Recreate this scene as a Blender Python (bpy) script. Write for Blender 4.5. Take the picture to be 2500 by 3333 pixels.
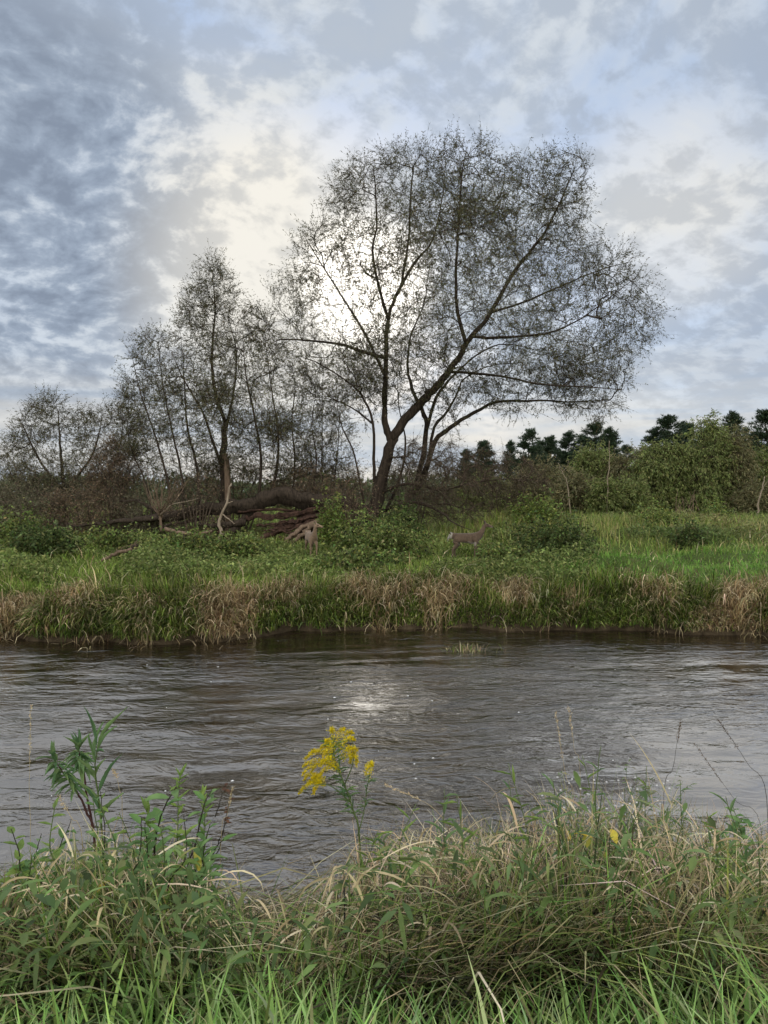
import bpy, math
import numpy as np
from mathutils import Vector, Matrix, Quaternion

for o in list(bpy.data.objects):
    bpy.data.objects.remove(o)
scene = bpy.context.scene
C = scene.collection
rng = np.random.default_rng(7)
PI = math.pi

# ------------------------------------------------------------------ camera
CAM_Z = 3.4
PITCH = math.radians(1.39)
FPX = 2312.0
cam_d = bpy.data.cameras.new('camera')
cam_d.sensor_fit = 'VERTICAL'
cam_d.sensor_height = 34.6
cam_d.lens = 24.0
cam_d.clip_start = 0.05
cam_d.clip_end = 6000
cam = bpy.data.objects.new('camera', cam_d)
cam.location = (0, 0, CAM_Z)
cam.rotation_euler = (PI / 2 - PITCH, 0, 0)
C.objects.link(cam)
scene.camera = cam


def P(px, py, Y):
    """point that stands Y metres in front of the camera along the sight line of a photograph pixel"""
    x = (px - 1250.0) / FPX
    y = (1666.5 - py) / FPX
    dy = math.cos(PITCH) + y * math.sin(PITCH)
    dz = -math.sin(PITCH) + y * math.cos(PITCH)
    t = Y / dy
    return np.stack(np.broadcast_arrays(x * t, Y + 0 * t, CAM_Z + dz * t), -1)


def dir_of(px, py):
    v = P(px, py, 1.0) - np.array([0, 0, CAM_Z])
    return v / np.linalg.norm(v)


# ------------------------------------------------------------------ world, sun, exposure
SUN_DIR = dir_of(1190, 930)
SUN_EL = math.asin(SUN_DIR[2])
SUN_AZ = math.atan2(SUN_DIR[0], SUN_DIR[1])
world = bpy.data.worlds.new('World')
scene.world = world
world.use_nodes = True


def build_world():
    nt = world.node_tree
    N, L = nt.nodes, nt.links
    N.clear()

    def mk(t, **kw):
        n = N.new(t)
        for k, v in kw.items():
            setattr(n, k, v)
        return n

    def put(sock, v):
        if isinstance(v, bpy.types.NodeSocket):
            L.new(v, sock)
        else:
            sock.default_value = v

    def M(op, a, b=0.0, clamp=False):
        n = mk('ShaderNodeMath', operation=op, use_clamp=clamp)
        put(n.inputs[0], a)
        put(n.inputs[1], b)
        return n.outputs[0]

    def V(op, a, b=(0, 0, 0)):
        n = mk('ShaderNodeVectorMath', operation=op)
        put(n.inputs[0], a)
        put(n.inputs[1], b)
        return n.outputs['Value'] if op == 'DOT_PRODUCT' else n.outputs['Vector']

    def ramp(v, a, b, lo=0.0, hi=1.0):
        n = mk('ShaderNodeMapRange', interpolation_type='SMOOTHSTEP', clamp=True)
        put(n.inputs[0], v)
        put(n.inputs[1], a)
        put(n.inputs[2], b)
        put(n.inputs[3], lo)
        put(n.inputs[4], hi)
        return n.outputs[0]

    def mix(f, a, b):
        n = mk('ShaderNodeMix', data_type='RGBA', clamp_factor=True)
        put(n.inputs[0], f)
        put(n.inputs[6], a)
        put(n.inputs[7], b)
        return n.outputs[2]

    def noise(vec, scale, detail=6, rough=0.55, dist=0.0):
        n = mk('ShaderNodeTexNoise', noise_dimensions='3D')
        put(n.inputs['Vector'], vec)
        put(n.inputs['Scale'], scale)
        put(n.inputs['Detail'], detail)
        put(n.inputs['Roughness'], rough)
        put(n.inputs['Distortion'], dist)
        return n.outputs['Fac']

    def cap(px, py, inner, outer):
        """soft round region of the sky about a direction, radii in degrees"""
        c = V('DOT_PRODUCT', d, tuple(dir_of(px, py)))
        return ramp(c, math.cos(math.radians(outer)), math.cos(math.radians(inner)))

    tc = mk('ShaderNodeTexCoord')
    d = V('NORMALIZE', tc.outputs['Generated'])
    sep = mk('ShaderNodeSeparateXYZ')
    L.new(d, sep.inputs[0])
    z = M('ADD', M('MAXIMUM', sep.outputs[2], 0.0), 0.48)
    comb = mk('ShaderNodeCombineXYZ')
    L.new(M('DIVIDE', sep.outputs[0], z), comb.inputs[0])
    L.new(M('DIVIDE', sep.outputs[1], z), comb.inputs[1])
    p = comb.outputs[0]
    # the cloud sheet drifts from lower left to upper right
    mp = mk('ShaderNodeMapping')
    mp.inputs['Rotation'].default_value = (0, 0, math.radians(-35))
    mp.inputs['Scale'].default_value = (1.25, 1.45, 1)
    L.new(p, mp.inputs[0])
    q = mp.outputs[0]

    sky = mk('ShaderNodeTexSky', sky_type='NISHITA', sun_disc=False)
    sky.sun_elevation = SUN_EL
    sky.sun_rotation = SUN_AZ
    sky.air_density = 1.0
    sky.dust_density = 1.0
    sky.ozone_density = 1.5

    K = 5.9       # the clouds are given at display scale; the Background is at 0.1
    def col(r, g, b):
        return (r * K, g * K, b * K, 1)

    warp = mk('ShaderNodeTexNoise')
    put(warp.inputs['Vector'], q); put(warp.inputs['Scale'], 2.2); put(warp.inputs['Detail'], 3.0)
    qw = V('ADD', q, V('MULTIPLY', V('SUBTRACT', warp.outputs['Color'], (.5, .5, .5)), (.13, .13, .13)))

    glow = cap(930, 940, 0, 14.5)                  # cloud lit through by the hidden sun
    glow_w = cap(1150, 880, 4, 44)
    patch = cap(2200, 680, 0, 9)
    rim = cap(720, 480, 0, 8)
    front = ramp(sep.outputs[1], 0.3, -0.6)      # clouds away from the sun, out of view, brightened to fill the ground

    veil = noise(V('ADD', q, (3.0, 1.0, 2.0)), 2.3, 5, 0.60, 0.5)
    fine = noise(qw, 17.0, 6, 0.58, 0.12)
    mid = noise(V('ADD', qw, (7.3, 2.1, 4.0)), 6.0, 5, 0.56, 0.15)
    big = noise(V('ADD', q, (1.7, 5.2, 9.0)), 2.6, 3, 0.5, 0.5)
    bank = M('MULTIPLY', M('ADD', cap(0, 740, 9, 19), M('MULTIPLY', cap(60, 1130, 2, 13), .7), True), ramp(big, .34, .52, .6, 1.0))
    strat = mk('ShaderNodeMapping')
    strat.inputs['Scale'].default_value = (1.6, 1.6, 15)
    L.new(d, strat.inputs[0])
    streak = noise(strat.outputs[0], 2.0, 6, 0.55, 0.3)
    # altocumulus: small soft cloudlets grouped in larger patches
    m = M('ADD', M('ADD', M('MULTIPLY', fine, 0.46), M('MULTIPLY', mid, 0.34)), M('MULTIPLY', big, 0.20))
    thr = M('SUBTRACT', M('ADD', 0.495, M('MULTIPLY', glow, 0.045)), M('MULTIPLY', bank, 0.055))
    cover = ramp(M('SUBTRACT', m, thr), -0.055, 0.065)
    # light between the cloudlets: veil, clear sky, glow
    clear = mix(0.85, sky.outputs[0], col(0.27, 0.375, 0.56))
    thin = mix(glow_w, col(0.38, 0.45, 0.56), col(0.53, 0.57, 0.61))
    light = mix(ramp(veil, 0.40, 0.60, 0.15, 1.0), clear, thin)
    light = mix(M('MULTIPLY', bank, 0.8), light, col(0.50, 0.55, 0.61))
    light = mix(M('ADD', M('ADD', glow, M('MULTIPLY', patch, 0.6), True), M('MULTIPLY', rim, .35), True), light, col(0.73, 0.705, 0.645))
    light = mix(front, light, col(1.46, 1.44, 1.40))
    # the grey undersides
    grey = mix(glow_w, col(0.235, 0.29, 0.385), col(0.33, 0.38, 0.455))
    grey = mix(bank, grey, mix(ramp(m, .47, .60), col(0.25, 0.305, 0.39), col(0.16, 0.20, 0.27)))
    grey = mix(M('ADD', glow, M('MULTIPLY', patch, .5), True), grey, col(0.50, 0.495, 0.475))
    grey = mix(front, grey, col(1.06, 1.08, 1.10))
    base = mix(M('MULTIPLY', cover, M('ADD', 0.70, M('MULTIPLY', bank, 0.2))), light, grey)
    # the veiled sun itself, behind the tallest tree
    core = M('POWER', cap(1190, 930, 0, 7.5), 3.5)
    base = mix(core, base, col(2.7, 2.55, 2.3))
    # low streaks and a creamy horizon
    low = ramp(sep.outputs[2], 0.20, 0.06)
    hz = mix(ramp(streak, 0.40, 0.64), col(0.60, 0.585, 0.545), col(0.42, 0.47, 0.53))
    base = mix(M('MULTIPLY', low, 0.8), base, hz)

    bg = mk('ShaderNodeBackground')
    bg.inputs['Strength'].default_value = 0.1
    L.new(base, bg.inputs['Color'])
    out = mk('ShaderNodeOutputWorld')
    L.new(bg.outputs[0], out.inputs[0])


build_world()
world.cycles.sampling_method = 'MANUAL'
world.cycles.sample_map_resolution = 512
sun_d = bpy.data.lights.new('sun', 'SUN')
sun_d.energy = 0.5
sun_d.angle = math.radians(90)
sun_d.color = (1.0, 0.93, 0.82)
sun = bpy.data.objects.new('sun', sun_d)
sun.rotation_euler = Vector(-SUN_DIR).to_track_quat('-Z', 'Y').to_euler()
sun.location = (0, 40, 30)
C.objects.link(sun)
scene.view_settings.view_transform = 'Standard'
scene.view_settings.look = 'None'
scene.view_settings.exposure = 1.1
scene.view_settings.gamma = 1.0
scene.view_settings.use_curve_mapping = False
scene.render.engine = 'CYCLES'
scene.cycles.use_denoising = True
scene.cycles.max_bounces = 8
scene.cycles.diffuse_bounces = 3
scene.cycles.transmission_bounces = 4
scene.cycles.glossy_bounces = 3
scene.cycles.sample_clamp_indirect = 4.0
scene.render.film_transparent = False


# ------------------------------------------------------------------ materials
def new_mat(name):
    m = bpy.data.materials.new(name)
    m.use_nodes = True
    m.node_tree.nodes.clear()
    return m, m.node_tree.nodes, m.node_tree.links


def foliage_mat(name, transl=0.3, rough=0.55, spec=0.25, nscale=3.0, namp=0.25):
    """leaf material: reads the plant's own leaf colours from the attribute 'col'"""
    m, N, L = new_mat(name)
    at = N.new('ShaderNodeAttribute'); at.attribute_name = 'col'
    geo = N.new('ShaderNodeNewGeometry')
    nz = N.new('ShaderNodeTexNoise'); nz.inputs['Scale'].default_value = nscale; nz.inputs['Detail'].default_value = 3
    L.new(geo.outputs['Position'], nz.inputs['Vector'])
    mr = N.new('ShaderNodeMapRange')
    mr.inputs[1].default_value = 0.3; mr.inputs[2].default_value = 0.7
    mr.inputs[3].default_value = 1.9 * (1 - namp); mr.inputs[4].default_value = 1.9 * (1 + namp)
    L.new(nz.outputs['Fac'], mr.inputs[0])
    mul = N.new('ShaderNodeVectorMath'); mul.operation = 'SCALE'
    L.new(at.outputs['Color'], mul.inputs[0]); L.new(mr.outputs[0], mul.inputs['Scale'])
    b = N.new('ShaderNodeBsdfPrincipled')
    b.inputs['Roughness'].default_value = rough
    b.inputs['Specular IOR Level'].default_value = spec
    L.new(mul.outputs[0], b.inputs['Base Color'])
    t = N.new('ShaderNodeBsdfTranslucent')
    L.new(mul.outputs[0], t.inputs['Color'])
    mx = N.new('ShaderNodeMixShader'); mx.inputs[0].default_value = transl
    L.new(b.outputs[0], mx.inputs[1]); L.new(t.outputs[0], mx.inputs[2])
    o = N.new('ShaderNodeOutputMaterial'); L.new(mx.outputs[0], o.inputs[0])
    return m


def bark_mat(name, c1, c2, scale=14.0, bump=0.6, stretch=(1, 1, 0.18)):
    m, N, L = new_mat(name)
    tc = N.new('ShaderNodeTexCoord')
    mp = N.new('ShaderNodeMapping'); mp.inputs['Scale'].default_value = stretch
    L.new(tc.outputs['Object'], mp.inputs[0])
    nz = N.new('ShaderNodeTexNoise'); nz.inputs['Scale'].default_value = scale; nz.inputs['Detail'].default_value = 8
    nz.inputs['Roughness'].default_value = 0.65
    L.new(mp.outputs[0], nz.inputs['Vector'])
    cr = N.new('ShaderNodeValToRGB')
    cr.color_ramp.elements[0].position = 0.35; cr.color_ramp.elements[0].color = (*c1, 1)
    cr.color_ramp.elements[1].position = 0.65; cr.color_ramp.elements[1].color = (*c2, 1)
    L.new(nz.outputs['Fac'], cr.inputs[0])
    b = N.new('ShaderNodeBsdfPrincipled'); b.inputs['Roughness'].default_value = 0.9
    b.inputs['Specular IOR Level'].default_value = 0.15
    L.new(cr.outputs[0], b.inputs['Base Color'])
    bp = N.new('ShaderNodeBump'); bp.inputs['Strength'].default_value = bump; bp.inputs['Distance'].default_value = 0.04
    L.new(nz.outputs['Fac'], bp.inputs['Height']); L.new(bp.outputs[0], b.inputs['Normal'])
    o = N.new('ShaderNodeOutputMaterial'); L.new(b.outputs[0], o.inputs[0])
    return m


def ground_mat():
    m, N, L = new_mat('meadow_soil')
    geo = N.new('ShaderNodeNewGeometry')
    nz = N.new('ShaderNodeTexNoise'); nz.inputs['Scale'].default_value = 0.35; nz.inputs['Detail'].default_value = 9
    nz.inputs['Roughness'].default_value = 0.7
    L.new(geo.outputs['Position'], nz.inputs['Vector'])
    cr = N.new('ShaderNodeValToRGB')
    e = cr.color_ramp.elements
    e[0].position = 0.30; e[0].color = (0.045, 0.075, 0.018, 1)
    e[1].position = 0.70; e[1].color = (0.15, 0.16, 0.055, 1)
    x = e.new(0.5); x.color = (0.085, 0.115, 0.03, 1)
    L.new(nz.outputs['Fac'], cr.inputs[0])
    # bare soil and mud near the river level
    sep = N.new('ShaderNodeSeparateXYZ'); L.new(geo.outputs['Position'], sep.inputs[0])
    nz2 = N.new('ShaderNodeTexNoise'); nz2.inputs['Scale'].default_value = 5; nz2.inputs['Detail'].default_value = 8
    L.new(geo.outputs['Position'], nz2.inputs['Vector'])
    ad = N.new('ShaderNodeMath'); ad.operation = 'MULTIPLY_ADD'
    L.new(nz2.outputs['Fac'], ad.inputs[0]); ad.inputs[1].default_value = 0.5
    L.new(sep.outputs[2], ad.inputs[2])
    mr = N.new('ShaderNodeMapRange'); mr.inputs[1].default_value = 0.8; mr.inputs[2].default_value = 1.5
    L.new(ad.outputs[0], mr.inputs[0])
    soil = N.new('ShaderNodeValToRGB')
    soil.color_ramp.elements[0].position = 0.35; soil.color_ramp.elements[0].color = (0.035, 0.026, 0.016, 1)
    soil.color_ramp.elements[1].position = 0.7; soil.color_ramp.elements[1].color = (0.10, 0.075, 0.045, 1)
    L.new(nz2.outputs['Fac'], soil.inputs[0])
    mx = N.new('ShaderNodeMix'); mx.data_type = 'RGBA'
    L.new(mr.outputs[0], mx.inputs[0]); L.new(soil.outputs[0], mx.inputs[6]); L.new(cr.outputs[0], mx.inputs[7])
    b = N.new('ShaderNodeBsdfPrincipled'); b.inputs['Roughness'].default_value = 0.95
    b.inputs['Specular IOR Level'].default_value = 0.1
    L.new(mx.outputs[2], b.inputs['Base Color'])
    bp = N.new('ShaderNodeBump'); bp.inputs['Strength'].default_value = 0.8; bp.inputs['Distance'].default_value = 0.08
    L.new(nz2.outputs['Fac'], bp.inputs['Height']); L.new(bp.outputs[0], b.inputs['Normal'])
    o = N.new('ShaderNodeOutputMaterial'); L.new(b.outputs[0], o.inputs[0])
    return m


def water_mat():
    m, N, L = new_mat('river_water')
    geo = N.new('ShaderNodeNewGeometry')

    def nz(scale, sx, sy, detail, rough, dist=0.0, off=0.0):
        mp = N.new('ShaderNodeMapping')
        mp.inputs['Scale'].default_value = (sx, sy, 1)
        mp.inputs['Location'].default_value = (off, off * 0.7, 0)
        mp.inputs['Rotation'].default_value = (0, 0, math.radians(-6))
        L.new(geo.outputs['Position'], mp.inputs[0])
        n = N.new('ShaderNodeTexNoise')
        n.inputs['Scale'].default_value = scale; n.inputs['Detail'].default_value = detail
        n.inputs['Roughness'].default_value = rough; n.inputs['Distortion'].default_value = dist
        L.new(mp.outputs[0], n.inputs['Vector'])
        return n.outputs['Fac']

    def math_(op, a, b):
        n = N.new('ShaderNodeMath'); n.operation = op
        for i, v in enumerate((a, b)):
            if isinstance(v, (int, float)):
                n.inputs[i].default_value = v
            else:
                L.new(v, n.inputs[i])
        return n.outputs[0]
    swell = nz(1.0, 0.55, 1.5, 2, 0.45, 1.2)
    rip = nz(1.0, 2.5, 4.8, 3, 0.5, 1.5, 3.1)
    fine = nz(1.0, 8.0, 16.0, 4, 0.6, 0.5, 9.3)
    rough = nz(0.22, 1.0, 1.6, 3, 0.5, 0.4, 5.0)
    mr = N.new('ShaderNodeMapRange'); mr.inputs[1].default_value = 0.36; mr.inputs[2].default_value = 0.64
    mr.inputs[3].default_value = 0.28; mr.inputs[4].default_value = 1.55
    L.new(rough, mr.inputs[0])
    h = math_('ADD', math_('MULTIPLY', swell, 0.052), math_('MULTIPLY', rip, 0.034))
    h = math_('ADD', h, math_('MULTIPLY', fine, 0.0055))
    h = math_('MULTIPLY', h, mr.outputs[0])
    bp = N.new('ShaderNodeBump'); bp.inputs['Strength'].default_value = 1.0; bp.inputs['Distance'].default_value = 1.0
    L.new(h, bp.inputs['Height'])
    bed = nz(1.0, 1.0, 2.2, 5, 0.6, 0.3, 1.7)
    cr = N.new('ShaderNodeValToRGB')
    cr.color_ramp.elements[0].position = 0.35; cr.color_ramp.elements[0].color = (0.007, 0.0052, 0.003, 1)
    cr.color_ramp.elements[1].position = 0.68; cr.color_ramp.elements[1].color = (0.036, 0.024, 0.012, 1)
    L.new(bed, cr.inputs[0])
    b = N.new('ShaderNodeBsdfPrincipled')
    b.inputs['Roughness'].default_value = 0.06
    b.inputs['IOR'].default_value = 2.25
    L.new(cr.outputs[0], b.inputs['Base Color'])
    L.new(bp.outputs[0], b.inputs['Normal'])
    o = N.new('ShaderNodeOutputMaterial'); L.new(b.outputs[0], o.inputs[0])
    return m


def plain_mat(name, col, rough=0.6, var=0.25, scale=20.0):
    m, N, L = new_mat(name)
    tc = N.new('ShaderNodeTexCoord')
    nz = N.new('ShaderNodeTexNoise'); nz.inputs['Scale'].default_value = scale; nz.inputs['Detail'].default_value = 5
    L.new(tc.outputs['Object'], nz.inputs['Vector'])
    cr = N.new('ShaderNodeValToRGB')
    cr.color_ramp.elements[0].position = 0.3; cr.color_ramp.elements[0].color = tuple(c * (1 - var) for c in col) + (1,)
    cr.color_ramp.elements[1].position = 0.7; cr.color_ramp.elements[1].color = tuple(min(1, c * (1 + var)) for c in col) + (1,)
    L.new(nz.outputs['Fac'], cr.inputs[0])
    b = N.new('ShaderNodeBsdfPrincipled'); b.inputs['Roughness'].default_value = rough
    b.inputs['Specular IOR Level'].default_value = 0.25
    L.new(cr.outputs[0], b.inputs['Base Color'])
    o = N.new('ShaderNodeOutputMaterial'); L.new(b.outputs[0], o.inputs[0])
    return m


MAT = {
    'leaf': foliage_mat('willow_leaf', 0.28),
    'grass': foliage_mat('grass_blade', 0.26, 0.55, 0.14, 1.2, 0.25),
    'broad': foliage_mat('broad_leaf', 0.34, 0.55, 0.18, 6.0, 0.22),
    'needle': foliage_mat('pine_needle', 0.12),
    'bark': bark_mat('willow_bark', (0.024, 0.018, 0.013), (0.080, 0.060, 0.043)),
    'rotten': bark_mat('red_brown_split_wood', (0.022, 0.013, 0.010), (0.115, 0.066, 0.046), 9.0, 0.9),
    'pale': bark_mat('weathered_pale_wood', (0.20, 0.15, 0.10), (0.42, 0.34, 0.25), 16.0),
    'tan': bark_mat('tan_split_wood', (0.11, 0.075, 0.05), (0.26, 0.185, 0.125), 16.0),
    'twig': bark_mat('shrub_twig_bark', (0.060, 0.044, 0.032), (0.150, 0.112, 0.082)),
    'pinebark': bark_mat('pine_bark', (0.03, 0.022, 0.016), (0.075, 0.055, 0.04)),
    'ground': ground_mat(),
    'water': water_mat(),
    'stem_red': plain_mat('red_brown_stem', (0.075, 0.032, 0.026)),
    'stem_dark': plain_mat('dark_stem', (0.035, 0.028, 0.018)),
    'stem_green': plain_mat('green_stem', (0.10, 0.14, 0.045)),
    'straw': plain_mat('straw_stalk', (0.46, 0.37, 0.22)),
    'foam': plain_mat('river_foam', (0.75, 0.75, 0.72), 0.5),
}


# ------------------------------------------------------------------ mesh helpers
def mesh_np(name, V, F4=None, F3=None, col=None, smooth=False):
    me = bpy.data.meshes.new(name)
    V = np.asarray(V, np.float32).reshape(-1, 3)
    me.vertices.add(len(V))
    me.vertices.foreach_set('co', V.ravel())
    parts, tot = [], []
    if F4 is not None and len(F4):
        F4 = np.asarray(F4, np.int32).reshape(-1, 4)
        parts.append(F4.ravel()); tot.append(np.full(len(F4), 4, np.int32))
    if F3 is not None and len(F3):
        F3 = np.asarray(F3, np.int32).reshape(-1, 3)
        parts.append(F3.ravel()); tot.append(np.full(len(F3), 3, np.int32))
    loops = np.concatenate(parts); tot = np.concatenate(tot)
    start = np.concatenate([[0], np.cumsum(tot)[:-1]]).astype(np.int32)
    me.loops.add(len(loops)); me.loops.foreach_set('vertex_index', loops)
    me.polygons.add(len(tot)); me.polygons.foreach_set('loop_start', start)
    if smooth:
        me.polygons.foreach_set('use_smooth', np.ones(len(tot), bool))
    me.update(calc_edges=True)
    if col is not None:
        a = me.attributes.new('col', 'FLOAT_COLOR', 'POINT')
        c4 = np.ones((len(V), 4), np.float32); c4[:, :3] = col
        a.data.foreach_set('color', c4.ravel())
    return me


def link(name, me, mat, parent=None, kind=None, loc=None):
    o = bpy.data.objects.new(name, me)
    C.objects.link(o)
    if mat is not None and not me.materials:
        me.materials.append(mat)
    if parent is not None:
        o.parent = parent
    if kind:
        o['kind'] = kind
    if loc is not None:
        o.location = loc
    return o


def tag(o, label, cat, group=None, kind=None):
    o['label'] = label
    o['category'] = cat
    if group:
        o['group'] = group
    if kind:
        o['kind'] = kind
    return o


def thing(name, loc, label, cat, group=None, rz=0.0):
    o = bpy.data.objects.new(name, None)
    o.empty_display_size = 0.2
    o.location = tuple(float(v) for v in loc)
    o.rotation_euler = (0, 0, rz)
    C.objects.link(o)
    return tag(o, label, cat, group)


def unit(v):
    return v / np.maximum(np.linalg.norm(v, axis=-1, keepdims=True), 1e-9)


def rand_unit(n, r=rng):
    return unit(r.normal(size=(n, 3)))


def tubes(Pts, R, sides=6):
    """Pts (N,K,3), R (N,K) -> vertices and quads of N tubes"""
    Pts = np.asarray(Pts, float); R = np.asarray(R, float)
    N, K, _ = Pts.shape
    T = np.empty_like(Pts)
    T[:, 1:-1] = Pts[:, 2:] - Pts[:, :-2]
    T[:, 0] = Pts[:, 1] - Pts[:, 0]
    T[:, -1] = Pts[:, -1] - Pts[:, -2]
    T = unit(T)
    ref = np.where(np.abs(T[:, :1, 2:3]) > 0.9, np.array([[[1.0, 0, 0]]]), np.array([[[0, 0, 1.0]]]))
    ref = np.broadcast_to(ref, T.shape)
    A = unit(np.cross(T, ref)); B = np.cross(T, A)
    ang = np.arange(sides) * 2 * PI / sides
    V = Pts[:, :, None] + R[:, :, None, None] * (A[:, :, None] * np.cos(ang)[None, None, :, None] + B[:, :, None] * np.sin(ang)[None, None, :, None])
    base = (np.arange(N) * K * sides)[:, None, None]
    k = (np.arange(K - 1) * sides)[None, :, None]
    s = np.arange(sides)[None, None, :]; s2 = (s + 1) % sides
    F = np.stack([base + k + s, base + k + s2, base + k + sides + s2, base + k + sides + s], -1)
    return V.reshape(-1, 3), F.reshape(-1, 4)


def ribbons(A, B, w0, w1, r):
    """hair-thin twigs: one narrow tapering strip each"""
    n = len(A)
    sd = unit(np.cross(B - A, rand_unit(n, r)))
    V = np.stack([A - sd * w0 * .5, A + sd * w0 * .5, B + sd * w1 * .5, B - sd * w1 * .5], 1).reshape(-1, 3)
    return V, np.arange(n * 4).reshape(-1, 4)


def spline(pts, n):
    """Catmull-Rom through pts (rows may carry extra columns), n samples"""
    p = np.asarray(pts, float)
    if len(p) == 2:
        t = np.linspace(0, 1, n)[:, None]
        return p[0] * (1 - t) + p[1] * t
    q = np.vstack([2 * p[0] - p[1], p, 2 * p[-1] - p[-2]])
    u = np.linspace(0, len(p) - 1 - 1e-6, n)
    i = u.astype(int); t = (u - i)[:, None]
    a, b, c, d = q[i], q[i + 1], q[i + 2], q[i + 3]
    return 0.5 * ((2 * b) + (c - a) * t + (2 * a - 5 * b + 4 * c - d) * t ** 2 + (3 * b - a - 3 * c + d) * t ** 3)


def tube_mesh(name, pts, r0, r1, n=16, sides=8, wob=0.0, power=1.0, r=rng, flute=0.0):
    s = spline(pts, n)
    if wob:
        w = r.normal(size=s.shape) * wob
        w[0] = 0
        s = s + w
    t = np.linspace(0, 1, n)
    R = r0 + (r1 - r0) * t ** power
    V, F = tubes(s[None], R[None], sides)
    if flute:
        V = V.reshape(n, sides, 3)
        k = 1 + flute * r.normal(size=(1, sides, 1)) + flute * 0.6 * r.normal(size=(n, sides, 1))
        V = s[:, None] + (V - s[:, None]) * k
        V = V.reshape(-1, 3)
    # closed ends
    nv = len(V)
    V = np.vstack([V, s[0], s[-1]])
    i = np.arange(sides); j = (i + 1) % sides
    F3 = np.vstack([np.stack([j, i, np.full(sides, nv)], -1), np.stack([nv - sides + i, nv - sides + j, np.full(sides, nv + 1)], -1)])
    return mesh_np(name, V, F, F3, smooth=True), s


def kite_leaves(pos, d, L, W, col, r=rng, droop=0.15):
    """simple folded leaves: four corners, two triangles each"""
    n = len(pos)
    d = unit(d)
    side = unit(np.cross(d, rand_unit(n, r)))
    nrm = np.cross(side, d)
    L = np.broadcast_to(L, (n,))[:, None]; W = np.broadcast_to(W, (n,))[:, None]
    b = pos
    l = pos + d * L * 0.42 + side * W * 0.5 + nrm * W * 0.22
    rr = pos + d * L * 0.42 - side * W * 0.5 + nrm * W * 0.22
    t = pos + d * L - np.array([0, 0, 1.0]) * L * droop
    V = np.stack([b, l, t, rr], 1).reshape(-1, 3)
    i = np.arange(n)[:, None] * 4
    F = np.stack([np.hstack([i, i + 1, i + 2]), np.hstack([i, i + 2, i + 3])], 1).reshape(-1, 3)
    return V, F, np.repeat(col, 4, axis=0)


def blades(root, length, width, az, lean, bend, col, seg=4, tipcol=None, twist=0.5, power=1.3, r=rng):
    """grass blades: tapering ribbons that start at angle lean from the vertical and bend further over"""
    n = len(root)
    s = (np.arange(seg) + 0.5) / seg
    th = lean[:, None] + bend[:, None] * s[None] ** power
    h = np.stack([np.cos(az), np.sin(az), np.zeros(n)], -1)
    step = (np.sin(th)[..., None] * h[:, None] + np.cos(th)[..., None] * np.array([0, 0, 1.0])) * (length / seg)[:, None, None]
    mid = np.concatenate([np.zeros((n, 1, 3)), np.cumsum(step, 1)], 1) + root[:, None]
    sd = np.stack([-np.sin(az), np.cos(az), np.zeros(n)], -1)
    up = np.array([0, 0, 1.0])
    tw = r.uniform(-twist, twist, n)[:, None]
    sd = unit(sd * np.cos(tw) + up * np.sin(tw) * 0.6 + h * np.sin(tw))
    u = np.arange(seg + 1) / seg
    prof = np.minimum(1, 0.55 + 1.6 * u) * (1 - u ** 2.2) + 0.02
    w = width[:, None] * prof[None] * 0.5
    V = np.stack([mid - sd[:, None] * w[..., None], mid + sd[:, None] * w[..., None]], 2)
    K = seg + 1
    base = (np.arange(n) * K * 2)[:, None]
    k = (np.arange(seg) * 2)[None]
    F = np.stack([base + k, base + k + 1, base + k + 3, base + k + 2], -1).reshape(-1, 4)
    if tipcol is None:
        cc = np.repeat(col, K * 2, axis=0)
    else:
        f = (u ** 1.5)[None, :, None]
        cc = col[:, None] * (1 - f) + tipcol[:, None] * f
        cc = np.repeat(cc.reshape(-1, 3), 2, axis=0)
    return V.reshape(-1, 3), F, cc


def strap_leaves(pos, d, L, W, col, r=rng, droop=0.25):
    """pointed leaves with a folded rib and a bend: eight corners, eight triangles each"""
    n = len(pos)
    d = unit(d)
    side = unit(np.cross(d, UPV) + r.normal(size=(n, 3)) * .25)
    nrm = np.cross(side, d)
    L = np.broadcast_to(L, (n,))[:, None]; W = np.broadcast_to(W, (n,))[:, None]
    dn = UPV * L * droop
    mid = lambda t: pos + d * L * t - dn * t * t
    f = nrm * W * .16
    b, c1, c2, t = mid(0), mid(.35), mid(.7), mid(1.0)
    V = np.stack([b, c1 - side * W * .5 + f, c1, c1 + side * W * .5 + f, c2 - side * W * .36 + f, c2, c2 + side * W * .36 + f, t], 1).reshape(-1, 3)
    i = np.arange(n)[:, None] * 8
    tri = np.array([(0, 1, 2), (0, 2, 3), (4, 7, 5), (5, 7, 6)])
    qd = np.array([(1, 4, 5, 2), (2, 5, 6, 3)])
    F3 = (i[:, :, None] + tri[None]).reshape(-1, 3); F4 = (i[:, :, None] + qd[None]).reshape(-1, 4)
    return V, F4, F3, np.repeat(col, 8, axis=0)


UPV = np.array([0, 0, 1.0])


class Bag:
    """collects pieces of one mesh"""
    def __init__(s):
        s.v, s.f4, s.f3, s.c, s.n = [], [], [], [], 0

    def add(s, V, F4=None, F3=None, col=None):
        if F4 is not None:
            s.f4.append(np.asarray(F4) + s.n)
        if F3 is not None:
            s.f3.append(np.asarray(F3) + s.n)
        s.v.append(V)
        s.c.append(np.zeros((len(V), 3)) if col is None else np.broadcast_to(col, (len(V), 3)))
        s.n += len(V)
        return s

    def mesh(s, name, smooth=False):
        return mesh_np(name, np.vstack(s.v), np.vstack(s.f4) if s.f4 else None, np.vstack(s.f3) if s.f3 else None, np.vstack(s.c), smooth)


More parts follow.
